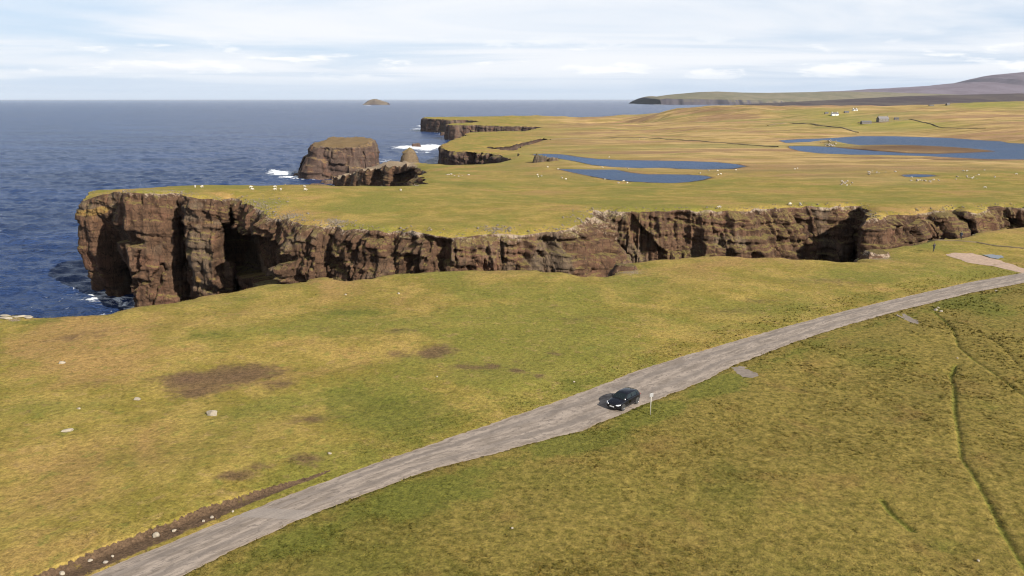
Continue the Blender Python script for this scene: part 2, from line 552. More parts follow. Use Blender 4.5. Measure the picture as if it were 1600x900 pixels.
def ground_z(x, y, rd=None):
    x = np.asarray(x, float)
    y = np.asarray(y, float)
    z = base_z(x, y)
    d = np.hypot(x, y)
    if rd is None:
        rd = rim_dist(x, y)
    near = sstep(330, 180, d)
    rdist, side = seg_dist(x, y, ROAD_MID)
    offroad = sstep(3.5, 12, rdist)
    z = z + near * offroad * ((fbm(x / 26, y / 26, 0, 3, 5) - .5) * 1.3 + (fbm(x / 5, y / 5, 0, 3, 9) - .5) * .28)
    z = z + (1 - near) * (fbm(x / 70, y / 70, 0, 4, 21) - .5) * np.clip(d * .006, 0, 9) * sstep(10, 90, rd)
    z = z + (1 - near) * (fbm(x / 14, y / 14, 0, 3, 23) - .5) * 1.1
    # the turf rolls over before the drop
    z = z - 0.9 * np.exp(-rd / 1.4) * (0.3 + 1.2 * vnoise(x / 3, y / 3, 0, 31))
    spit = sstep(-66, -84, x) * (y > 540) * (y < 690)
    z = z + spit * (fbm(x / 6, y / 6, 0, 4, 87) - .5) * 8
    # ponds
    for nm, (zp, poly) in POND_W.items():
        lo, hi = poly.min(0) - 60, poly.max(0) + 60
        m = np.nonzero((x > lo[0]) & (x < hi[0]) & (y > lo[1]) & (y < hi[1]))[0]
        if len(m) == 0:
            continue
        dd, _ = seg_dist(x[m], y[m], np.r_[poly, poly[:1]])
        ins = inside(x[m], y[m], poly)
        zz = z[m]
        floor_ = np.where(dd < 12, zp + .03 * dd, zp + .36 - (dd - 12) * .25)
        bl_ = sstep(0, 40, dd)
        zo = np.maximum(floor_, zp * (1 - bl_) + zz * bl_)
        z[m] = np.where(ins, zp - 0.25 - np.minimum(dd * .2, 1.5), np.where(dd < 0.05, zp - 0.03, zo))
    dry = np.ones(x.shape, bool)
    for nm, (zp, poly) in POND_W.items():
        dry &= ~inside(x, y, poly)
    z = z + np.where(dry, 2.6 * ell(x, y, 1430, 233, 70, 4, 27.0) + 3.2 * ell(x, y, 1298, 224.5, 11, 3, 27.0), 0)
    # road bed, ditches and the cut bank
    inr = inside(x, y, ROAD_POLY)
    z = np.where(inr, 40 - 0.10, np.where((rdist < 9) & (d < 260), np.maximum(z, 39.93), z))
    for L, dep, wid in DITCH_W:
        dd, _ = seg_dist(x, y, L)
        z = z - dep * np.exp(-(dd / wid) ** 2)
    bd, bs = seg_dist(x, y, BANK)
    onb = (y < 72) & (y > 30)
    lift = 0.45 * sstep(-0.45, 0.1, bd * bs) * sstep(14, 2, bd) * sstep(-13, -24, x)
    z = z + np.where(onb & ~inr, lift, 0)
    for g in LAYBY:
        z = np.where(inside(x, y, g), 39.94, z)
    z = np.where(inside(x, y, GRAVEL), np.minimum(z, 39.97), z)
    return z


def gz(x, y):
    return float(ground_z(np.array([x, x]), np.array([y, y]))[0])

# ------------------------------------------------------------------ materials of the land
def turf_color(t):
    """colour of the turf from world position; shared by the ground sheet and the standing tufts"""
    geo = t.n("ShaderNodeNewGeometry").outputs["Position"]
    big = t.noise(geo, 0.035, 5, 0.6, 0.4)
    mid = t.noise(geo, 0.16, 5, 0.62, 0.3)
    fin = t.noise(geo, 1.3, 5, 0.7)
    vf = t.noise(geo, 6.0, 3, 0.7)
    tone = t.n("ShaderNodeVertexColor", layer_name="tone")
    zone = t.n("ShaderNodeVertexColor", layer_name="zone")
    tr = t.n("ShaderNodeSeparateColor"); t.put(tr.inputs[0], tone.outputs[0])
    zr = t.n("ShaderNodeSeparateColor"); t.put(zr.inputs[0], zone.outputs[0])
    col = t.mix(t.step(mid, 0.36, 0.64), (0.176, 0.138, 0.027), (0.265, 0.190, 0.050))
    col = t.mix(t.math("MULTIPLY", t.step(big, 0.46, 0.60), 0.75), col, (0.138, 0.134, 0.024))
    col = t.mix(t.math("MULTIPLY", t.step(big, 0.46, 0.33), 0.65), col, (0.276, 0.162, 0.063))
    f2 = t.noise(geo, 0.55, 6, 0.72, 0.5)
    col = t.mix(t.math("MULTIPLY", t.step(f2, 0.52, 0.66), 0.55), col, (0.128, 0.136, 0.027))
    col = t.mix(t.math("MULTIPLY", t.step(f2, 0.46, 0.34), 0.5), col, (0.265, 0.177, 0.074))
    # rough long grass: more olive and straw in small clumps
    rough = t.mix(t.step(fin, 0.32, 0.68), (0.119, 0.097, 0.019), (0.185, 0.137, 0.035))
    rough = t.mix(t.math("MULTIPLY", t.step(big, 0.5, 0.66), 0.6), rough, (0.089, 0.091, 0.015))
    rough = t.mix(t.math("MULTIPLY", t.step(mid, 0.53, 0.70), 0.45), rough, (0.165, 0.100, 0.032))
    col = t.mix(zr.outputs[2], col, rough)
    # inland moor: tan, with heather-brown and green bands
    mg = t.scale(geo, (0.25, 1.0, 1.0))
    m1 = t.noise(mg, 0.012, 6, 0.62, 0.5)
    m2 = t.noise(mg, 0.05, 5, 0.62, 0.4)
    moor = t.mix(t.step(m2, 0.40, 0.60), (0.218, 0.152, 0.053), (0.367, 0.249, 0.107))
    moor = t.mix(t.math("MULTIPLY", t.step(m1, 0.51, 0.58), 0.75), moor, t.mix(m2, (0.142, 0.079, 0.045), (0.290, 0.168, 0.101)))
    moor = t.mix(t.math("MULTIPLY", t.step(m1, 0.47, 0.40), 0.75), moor, t.mix(m2, (0.131, 0.119, 0.035), (0.235, 0.198, 0.072)))
    m3 = t.noise(mg, 0.2, 5, 0.7, 0.3)
    mk = t.math("ADD", 0.55, t.math("MULTIPLY", m3, 0.9))
    moor = t.mix(1.0, moor, t.comb(mk, mk, mk), "MULTIPLY")
    col = t.mix(zr.outputs[0], col, moor)
    fieldc = t.mix(t.step(m2, 0.35, 0.65), (0.176, 0.170, 0.039), (0.258, 0.207, 0.059))
    col = t.mix(zr.outputs[1], col, fieldc)
    # patches
    n5 = t.math("SUBTRACT", t.noise(geo, 0.45, 5, 0.68, 0.6), 0.5)
    bm = t.step(t.math("ADD", tr.outputs[0], t.math("ADD", t.math("MULTIPLY", n5, 2.0), t.math("MULTIPLY", t.math("SUBTRACT", vf, 0.5), 1.2))), 0.35, 1.0)
    col = t.mix(t.math("MULTIPLY", bm, t.math("MINIMUM", t.math("ADD", 0.56, t.math("MULTIPLY", tr.outputs[0], 0.22)), 0.95)), col, t.mix(vf, (0.075, 0.044, 0.026), (0.125, 0.074, 0.043)))
    gm = t.step(t.math("ADD", tr.outputs[1], t.math("MULTIPLY", n5, 1.2)), 0.28, 0.8)
    col = t.mix(t.math("MULTIPLY", gm, 0.75), col, t.mix(fin, (0.062, 0.078, 0.012), (0.135, 0.130, 0.022)))
    pm = t.step(t.math("ADD", tr.outputs[2], t.math("ADD", t.math("MULTIPLY", n5, 1.0), t.math("MULTIPLY", t.math("SUBTRACT", vf, 0.5), 0.8))), 0.35, 0.7)
    col = t.mix(pm, col, t.mix(vf, (0.032, 0.021, 0.013), (0.125, 0.080, 0.048)))
    f3 = t.noise(geo, 2.4, 5, 0.75)
    k = t.math("ADD", -1.05, t.math("ADD", t.math("MULTIPLY", f3, 2.0), t.math("ADD", t.math("MULTIPLY", fin, 1.0), t.math("MULTIPLY", vf, 1.1))))
    k = t.math("MINIMUM", t.math("MAXIMUM", k, 0.35), 1.7)
    col = t.mix(1.0, col, t.comb(k, k, k), "MULTIPLY")
    return col, geo, tone, fin, vf, mid


def make_ground_mat():
    m, t, b = new_mat("turf")
    col, geo, tone, fin, vf, mid = turf_color(t)
    # bare pale rock breaking through along the rim
    rk = t.noise(geo, 0.9, 5, 0.7, 0.3)
    rk2 = t.noise(geo, 2.6, 4, 0.7)
    rmask = t.step(t.math("ADD", t.math("MULTIPLY", tone.outputs[1], 0.72), t.math("ADD", t.math("MULTIPLY", t.math("SUBTRACT", rk, 0.5), 1.5), t.math("MULTIPLY", t.math("SUBTRACT", rk2, 0.5), 1.6))), 0.50, 0.62)
    rockc = t.mix(t.step(vf, 0.35, 0.7), (0.13, 0.09, 0.055), (0.34, 0.27, 0.19))
    col = t.mix(rmask, col, rockc)
    t.put(b.inputs["Base Color"], col)
    b.inputs["Roughness"].default_value = 0.95
    b.inputs["Specular IOR Level"].default_value = 0.12
    bp = t.n("ShaderNodeBump")
    bp.inputs["Strength"].default_value = 0.55
    bp.inputs["Distance"].default_value = 0.35
    h = t.math("ADD", t.math("MULTIPLY", fin, 0.8), t.math("MULTIPLY", vf, 0.35))
    t.put(bp.inputs["Height"], h)
    t.put(b.inputs["Normal"], bp.outputs[0])
    return m


def make_tuft_mat():
    m, t, b = new_mat("grass_blades")
    col, *_ = turf_color(t)
    tint = t.n("ShaderNodeVertexColor", layer_name="tint")
    col = t.mix(1.0, col, tint.outputs[0], "MULTIPLY")
    t.put(b.inputs["Base Color"], col)
    b.inputs["Roughness"].default_value = 0.9
    b.inputs["Specular IOR Level"].default_value = 0.05
    lie = t.n("ShaderNodeVertexColor", layer_name="lie")
    nv = t.vmath("NORMALIZE", t.vmath("SUBTRACT", lie.outputs[0], (0.5, 0.5, 0.0)))
    t.put(b.inputs["Normal"], nv)
    return m


def make_cliff_mat(name, dark=(0.020, 0.012, 0.008), light=(0.150, 0.084, 0.049), grass=0.5, ochre=0.5, pale=0.7, gcol=(0.20, 0.165, 0.045)):
    m, t, b = new_mat(name)
    g = t.n("ShaderNodeNewGeometry")
    pos = g.outputs["Position"]
    nx, ny, nz = t.sep(g.outputs["True Normal"])[:3]
    px_, py_, pz_ = t.sep(pos)[:3]
    n1 = t.noise(pos, 0.12, 6, 0.62, 0.5)
    n2 = t.noise(pos, 0.9, 6, 0.7)
    n3 = t.noise(t.scale(pos, (0.5, 0.5, 0.06)), 1.0, 5, 0.65)          # run-down streaks
    beds = t.noise(t.scale(pos, (0.05, 0.05, 1.1)), 1.0, 5, 0.7, 0.3)   # bedding
    f = t.math("ADD", t.math("MULTIPLY", n1, 0.35), t.math("ADD", t.math("MULTIPLY", n2, 0.35), t.math("MULTIPLY", beds, 0.3)))
    col = t.ramp(f, [(0.34, dark), (0.50, tuple(0.5 * (a + c_) for a, c_ in zip(dark, light))), (0.66, light)])
    col = t.mix(t.math("MULTIPLY", t.step(n3, 0.5, 0.68), 0.45), col, tuple(0.55 * a for a in dark))
    col = t.mix(t.math("MULTIPLY", t.step(n1, 0.53, 0.64), 0.6), col, t.mix(n2, (0.062, 0.030, 0.019), (0.165, 0.082, 0.052)))
    n0 = t.noise(pos, 0.05, 4, 0.6, 0.6)
    col = t.mix(t.math("MULTIPLY", t.step(n0, 0.52, 0.64), 0.55), col, t.mix(n2, (0.050, 0.040, 0.030), (0.185, 0.142, 0.095)))
    tone = t.n("ShaderNodeVertexColor", layer_name="tone")
    ts = t.n("ShaderNodeSeparateColor"); t.put(ts.inputs[0], tone.outputs[0])
    # lichen and bird lime near the rim (red channel), ochre lichen (blue channel)
    lm = t.step(t.math("ADD", ts.outputs[0], t.math("MULTIPLY", t.math("SUBTRACT", n2, 0.5), 1.6)), 0.45, 0.75)
    col = t.mix(t.math("MULTIPLY", lm, pale), col, t.mix(n3, (0.25, 0.185, 0.13), (0.42, 0.35, 0.27)))
    om = t.step(t.math("ADD", ts.outputs[2], t.math("MULTIPLY", t.math("SUBTRACT", n1, 0.5), 1.3)), 0.40, 0.7)
    col = t.mix(t.math("MULTIPLY", om, ochre), col, (0.26, 0.155, 0.035))
    # turf on the ledges (green channel lets more of it grow)
    up = t.math("ADD", nz, t.math("ADD", t.math("MULTIPLY", t.math("SUBTRACT", n2, 0.5), 0.5), t.math("MULTIPLY", t.math("SUBTRACT", n1, 0.55), 1.3)))
    gmk = t.step(t.math("ADD", up, t.math("MULTIPLY", ts.outputs[1], 0.55)), 0.62, 0.85)
    col = t.mix(t.math("MULTIPLY", gmk, grass), col, t.mix(n2, tuple(.5 * q for q in gcol), gcol))
    vo = t.n("ShaderNodeTexVoronoi", feature="DISTANCE_TO_EDGE")
    t.put(vo.inputs["Vector"], t.scale(pos, (0.55, 0.55, 0.16)))
    vo.inputs["Scale"].default_value = 1.0
    jn = t.math("MULTIPLY", t.step(vo.outputs[0], 0.06, 0.0), t.step(n2, 0.40, 0.60))
    col = t.mix(t.math("MULTIPLY", jn, 0.8), col, tuple(.4 * q for q in dark))
    hf = t.noise(pos, 3.2, 4, 0.75)
    kk = t.math("ADD", 0.35, t.math("MULTIPLY", hf, 1.3))
    col = t.mix(1.0, col, t.comb(kk, kk, kk), "MULTIPLY")
    t.put(b.inputs["Base Color"], col)
    b.inputs["Roughness"].default_value = 0.9
    b.inputs["Specular IOR Level"].default_value = 0.2
    bp = t.n("ShaderNodeBump")
    bp.inputs["Strength"].default_value = 0.9
    bp.inputs["Distance"].default_value = 0.5
    t.put(bp.inputs["Height"], t.math("ADD", t.math("ADD", n2, t.math("MULTIPLY", hf, 0.6)), t.math("MULTIPLY", beds, 0.8)))
    t.put(b.inputs["Normal"], bp.outputs[0])
    return m


M_TURF = make_ground_mat()
M_TUFT = make_tuft_mat()
M_CLIFF = make_cliff_mat("cliff_rock")
M_CLIFF_FAR = make_cliff_mat("cliff_rock_purplish", (0.030, 0.020, 0.018), (0.135, 0.088, 0.066), 0.7, 0.15, 0.3)

# ------------------------------------------------------------------ ground sheet
BROWN = [(320, 592, 60, 20, 1.06), (395, 580, 55, 18, 1.12), (285, 590, 30, 10, 1.00), (300, 612, 30, 8, 0.88), (480, 655, 35, 10, 1.12), (440, 600, 25, 10, 0.88), (480, 722, 35, 12, 1.12), (365, 752, 32, 10, 1.25), (410, 735, 25, 10, 0.75),
         (690, 546, 35, 8, 1.00), (620, 555, 40, 8, 0.75), (675, 556, 26, 7, 1.00), (725, 574, 30, 8, 0.94), (772, 573, 16, 6, 1.12), (808, 581, 16, 6, 1.12), (842, 590, 14, 6, 1.12), (810, 564, 14, 6, 0.75), (868, 554, 22, 5, 0.75),
         (630, 520, 45, 7, 0.62), (500, 515, 60, 8, 0.62), (160, 520, 50, 7, 0.62), (100, 530, 60, 6, 0.69), (150, 600, 70, 20, 0.44), (1150, 485, 60, 7, 0.62), (1290, 440, 90, 10, 0.62), (1000, 500, 60, 8, 0.44), (1190, 470, 50, 6, 0.62),
         (60, 640, 60, 20, 0.44), (230, 720, 60, 20, 0.38), (880, 500, 60, 9, 0.50), (560, 480, 60, 7, 0.44)]
GREEN = [(620, 645, 120, 40, .9), (540, 610, 50, 25, .6), (560, 490, 90, 9, .8), (320, 525, 45, 12, .7), (340, 545, 50, 12, .5), (60, 500, 60, 7, .8), (900, 600, 50, 20, .5), (980, 470, 60, 8, .4), (1030, 430, 40, 8, .5), (1390, 400, 50, 8, .6),
         (1180, 470, 40, 7, .4), (1330, 460, 90, 12, .45), (1000, 640, 60, 20, .8), (1120, 600, 50, 16, .8), (900, 690, 100, 18, .7), (700, 770, 120, 25, .7), (1540, 480, 60, 20, .8), (1380, 560, 90, 16, .5), (1540, 630, 50, 16, .5), (480, 850, 80, 22, .7),
         (640, 800, 70, 20, .5), (1260, 790, 100, 25, .4), (1460, 850, 80, 25, .5), (400, 640, 50, 20, .4), (800, 300, 60, 4, .3), (730, 270, 60, 12, .7)]


def paint(x, y, rd):
    n = len(x)
    tone = np.zeros((n, 4))
    zone = np.zeros((n, 4))
    tone[:, 3] = 1
    zone[:, 3] = 1
    d = np.hypot(x, y)
    for u, v, a, b_, k in BROWN:
        tone[:, 0] += k * ell(x, y, u, v, a, b_)
    for u, v, a, b_, k in GREEN:
        tone[:, 1] += k * ell(x, y, u, v, a, b_)
    rdist, side = seg_dist(x, y, ROAD_MID)
    ra, _ = seg_dist(x, y, RA[::4])
    rb, _ = seg_dist(x, y, RB[::4])
    re = np.minimum(ra, rb)
    nearside = (side < 0) & (d < 260)
    zone[:, 2] = np.where(nearside, 1, 0) * sstep(0.3, 2.5, rdist)
    tone[:, 1] += np.where(nearside, .55, .25) * np.exp(-((re - 2.2) / 1.8) ** 2) * (d < 220)
    # earth beside the road
    bd, bs = seg_dist(x, y, BANK)
    bw = 1.75 * sstep(-13.5, -25, x)
    tone[:, 2] += .85 * sstep(bw + .25, bw - .15, bd) * (bs < 0) * (d < 90) * (bw > .15) * (.75 + .5 * vnoise(x / .8, y / .8, 0, 47))
    tone[:, 2] += .45 * np.exp(-(re / .35) ** 2) * (d < 200) * (side > 0)
    for L, dep, wid in DITCH_W:
        dd, _ = seg_dist(x, y, L)
        tone[:, 1] += 1.1 * min(1, dep * 3.2) * np.exp(-(dd / (wid * 1.3)) ** 2)
        tone[:, 2] += (.6 if dep >= .3 else 0) * np.exp(-(dd / (wid * .6)) ** 2)
    # moor further inland
    u, v = PX(x, y, base_z(x, y))
    zone[:, 0] = sstep(330, 520, y + (fbm(x / 80, y / 120, 0, 3, 77) - .5) * 180) * sstep(-60, 120, x - (y - 400) * .03)
    zone[:, 0] *= .92
    fl = np.zeros(n)
    for (a, b_, ru, rv, k) in [(1340, 190, 90, 9, 1.0), (1430, 196, 90, 5, .8), (1290, 178, 60, 5, .7), (1540, 164, 60, 6, 1.0), (1230, 200, 50, 4, .5), (900, 252, 120, 5, .5), (1000, 232, 90, 4, .45), (1560, 162, 50, 5, .8)]:
        fl += k * np.exp(-(((u - a) / ru) ** 2 + ((v - b_) / rv) ** 2)) * (y > 350)
    zone[:, 1] = np.clip(fl, 0, 1)
    hill_ = np.exp(-(((u - 1120) / 120) ** 2 + ((v - 172) / 11) ** 2)) * (y > 900)
    tone[:, 0] += .62 * hill_ * (.4 + 1.2 * fbm(x / 160, y / 260, 0, 3, 55))
    tone[:, 0] += 2.2 * ell(x, y, 1445, 233, 105, 6, 27.0) + 1.2 * ell(x, y, 1470, 250.5, 130, 3.5, 27.0) + .6 * ell(x, y, 1300, 246, 90, 3, 28.0)
    for nm, (zp, poly) in POND_W.items():
        lo, hi = poly.min(0) - 12, poly.max(0) + 12
        m_ = np.nonzero((x > lo[0]) & (x < hi[0]) & (y > lo[1]) & (y < hi[1]))[0]
        if len(m_):
            dd, _ = seg_dist(x[m_], y[m_], np.r_[poly, poly[:1]])
            tone[m_, 0] += 1.0 * np.exp(-(dd / 3.0) ** 2)
            tone[m_, 2] += .55 * np.exp(-(dd / 1.6) ** 2)
    # bare rock at the rim, kept off the smooth near edge
    k = np.where((y < 178) & ~((x > 60) & (y > 150)), .2, .5)
    tone[:, 1] = np.clip(tone[:, 1], 0, 1.2)
    rock = k * np.exp(-rd / np.where(y > 178, 2.6, .8)) * (.35 + .9 * vnoise(x / 9, y / 9, 0, 41))
    rock += .5 * ell(x, y, 415, 318, 26, 9) + .35 * ell(x, y, 455, 338, 20, 5) + .5 * ell(x, y, 525, 347, 22, 3.2) + .2 * ell(x, y, 905, 340, 18, 14) + .7 * ell(x, y, 240, 298, 50, 3, 42) + .6 * ell(x, y, 775, 357, 25, 3)
    rock += .9 * ell(x, y, 20, 497, 26, 4.5) + .9 * ell(x, y, 985, 419, 30, 9) + .9 * ell(x, y, 1372, 398, 26, 9)
    rock += 1.2 * sstep(-62, -78, x) * (y > 540) * (y < 690)
    tone[:, 3] = np.clip(rock, 0, 1.3)
    return tone, zone


def tri_land():
    pts = []
    th = np.radians(np.arange(-40, 40.01, 0.2))
    r = 34.0
    rows = []
    while r < 3900:
        rows.append(r)
        r *= 1.0105 if r < 400 else 1.013
    rr, tt = np.meshgrid(rows, th)
    rr = rr * (1 + rng.normal(0, .0022, rr.shape))
    tt = tt + rng.normal(0, .0007, tt.shape)
    x, y = (rr * np.sin(tt)).ravel(), (rr * np.cos(tt)).ravel()
    # coarse surround beside and behind the viewpoint
    gx, gy = np.meshgrid(np.arange(-160, 700, 9.0), np.arange(-115, 700, 9.0))
    gx, gy = gx.ravel() + rng.normal(0, 1, gx.size), gy.ravel() + rng.normal(0, 1, gy.size)
    m = (np.hypot(gx, gy) < 34) | (np.abs(np.arctan2(gx, gy)) > math.radians(40.6))
    x, y = np.r_[x, gx[m]], np.r_[y, gy[m]]
    gx, gy = np.meshgrid(np.arange(500, 3000, 70.0), np.arange(500, 3600, 70.0))
    m = np.arctan2(gx, gy).ravel() > math.radians(41)
    x, y = np.r_[x, gx.ravel()[m]], np.r_[y, gy.ravel()[m]]
    # extra points along roads, ditches and the bank
    ex = [RA[::1], RB[::1]]
    for off in (-.35, .35, .9):
        for E, sg in ((RA, 1), (RB, -1)):
            tdir = np.gradient(E, axis=0)
            tdir /= np.hypot(*tdir.T)[:, None]
            ex.append(E + sg * off * np.c_[-tdir[:, 1], tdir[:, 0]])
    for L, dep, wid in DITCH_W:
        D = resample_line(L, int(8 * len(L) * 3))
        tdir = np.gradient(D, axis=0)
        tdir /= np.hypot(*tdir.T)[:, None]
        nn = np.c_[-tdir[:, 1], tdir[:, 0]]
        wob = (rng.random((len(D), 1)) - .5) * .25
        for o in (-1.2, -.5, 0, .5, 1.2):
            ex.append(D + nn * (o * wid * 1.3 + wob * .6))
    B2 = resample_line(BANK, 260)
    tdir = np.gradient(B2, axis=0)
    tdir /= np.hypot(*tdir.T)[:, None]
    nn = np.c_[-tdir[:, 1], tdir[:, 0]]
    wob = (rng.random((len(B2), 1)) - .5) * .22
    for o in (-.55, -.3, -.1, .15):
        ex.append(B2 + nn * (o + wob))
    ex = np.concatenate(ex)
    x, y = np.r_[x, ex[:, 0]], np.r_[y, ex[:, 1]]
    m = inside(x, y, LAND)
    x, y = x[m], y[m]
    rd = rim_dist(x, y)
    m = rd > np.maximum(.22, np.hypot(x, y) * .0008)
    m &= ~inside(x, y, HO)
    x, y = x[m], y[m]
    loops = [LAND, HO[:, :2]] + [pp for _, pp in POND_W.values()]
    V = []
    Ed = []
    for L in loops:
        k = len(V)
        V += [Vector((a, b)) for a, b in L]
        Ed += [(k + i, k + (i + 1) % len(L)) for i in range(len(L))]
    V += [Vector((a, b)) for a, b in zip(x, y)]
    ov, oe, of, *_ = delaunay_2d_cdt(V, Ed, [], 0, 1e-4)
    P = np.array([(q[0], q[1]) for q in ov])
    T = np.array([f for f in of if len(f) == 3], np.int64)
    cen = P[T].mean(1)
    m = inside(cen[:, 0], cen[:, 1], LAND) & ~inside(cen[:, 0], cen[:, 1], HO)
    return P, T[m]


import time as _time
_t0 = _time.time()
GP, GT = tri_land()
print("cdt", len(GP), len(GT), round(_time.time() - _t0, 1))
g_rd = rim_dist(GP[:, 0], GP[:, 1])
g_z = ground_z(GP[:, 0], GP[:, 1], g_rd)
g_tone, g_zone = paint(GP[:, 0], GP[:, 1], g_rd)
g_tone4 = g_tone.copy()
print("paint", round(_time.time() - _t0, 1))
ground = mesh_obj("ground", np.c_[GP, g_z], GT, M_TURF, smooth=True, attrs={"tone": g_tone4, "zone": g_zone})
tag(ground, kind="structure")

# ------------------------------------------------------------------ cliffs
def cellh(x, y, z, seed):
    return _h(np.floor(x).astype(np.int64), np.floor(y).astype(np.int64), np.floor(z).astype(np.int64), seed)


def uvpoly(pts, s, ox, oy):
    return np.array([(ox + a / s, oy + b / s) for a, b in pts])


CAVES = [
    (uvpoly([(350, 235), (400, 290), (480, 350), (540, 390), (460, 430), (390, 390), (345, 345)], 4.092, 100, 280), 3.6),
    (uvpoly([(300, 545), (362, 600), (365, 700), (400, 800), (440, 860), (300, 860), (250, 600)], 4.092, 100, 280), 3.0),
    (uvpoly([(590, 560), (640, 520), (650, 560), (610, 700), (600, 800), (570, 800)], 4.092, 100, 280), 2.0),
    (uvpoly([(200, 150), (120, 280), (60, 420), (100, 600), (250, 720), (500, 800), (740, 780), (640, 680), (800, 580), (640, 480), (520, 420), (360, 390), (230, 340)], 5.296, 330, 290), 7.0),
    (uvpoly([(480, 500), (525, 440), (520, 560), (480, 620), (560, 640), (470, 690), (480, 780), (445, 740), (470, 600)], 4.092, 100, 280), 1.6),
    (uvpoly([(530, 180), (600, 190), (700, 210), (790, 240), (770, 400), (740, 420), (640, 420), (570, 300)], 5.333, 560, 330), 2.5),
    (uvpoly([(430, 350), (480, 350), (480, 500), (430, 500)], 5.333, 560, 330), 2.5),
    (uvpoly([(700, 180), (740, 180), (830, 280), (990, 480), (990, 580), (840, 580), (780, 460), (720, 300)], 5.333, 850, 300), 3.0),
    (uvpoly([(460, 200), (490, 190), (520, 280), (490, 340), (455, 300)], 5.333, 1150, 300), 3.0),
    (uvpoly([(1400, 300), (1450, 290), (1470, 350), (1440, 410), (1390, 410)], 5.333, 1150, 300), 3.0),
    (uvpoly([(830, 0), (930, 20), (950, 220), (850, 230)], 8, 1400, 340), 4.0),
    (uvpoly([(1290, 0), (1500, 0), (1530, 90), (1380, 130), (1320, 90)], 8, 1400, 340), 5.0),
    (uvpoly([(1120, 540), (1400, 450), (1400, 610), (1120, 620)], 7.273, 460, 200), 9.0),
    (uvpoly([(870, 540), (960, 440), (1010, 500), (1000, 600), (880, 600)], 7.273, 460, 200), 7.0),
    (uvpoly([(510, 420), (600, 420), (600, 560), (510, 560)], 6.4, 650, 170), 9.0),
    (uvpoly([(655, 440), (675, 440), (675, 520), (655, 520)], 6.4, 650, 170), 5.0),
    (uvpoly([(730, 450), (775, 450), (775, 495), (730, 495)], 6.4, 650, 170), 5.0),
]


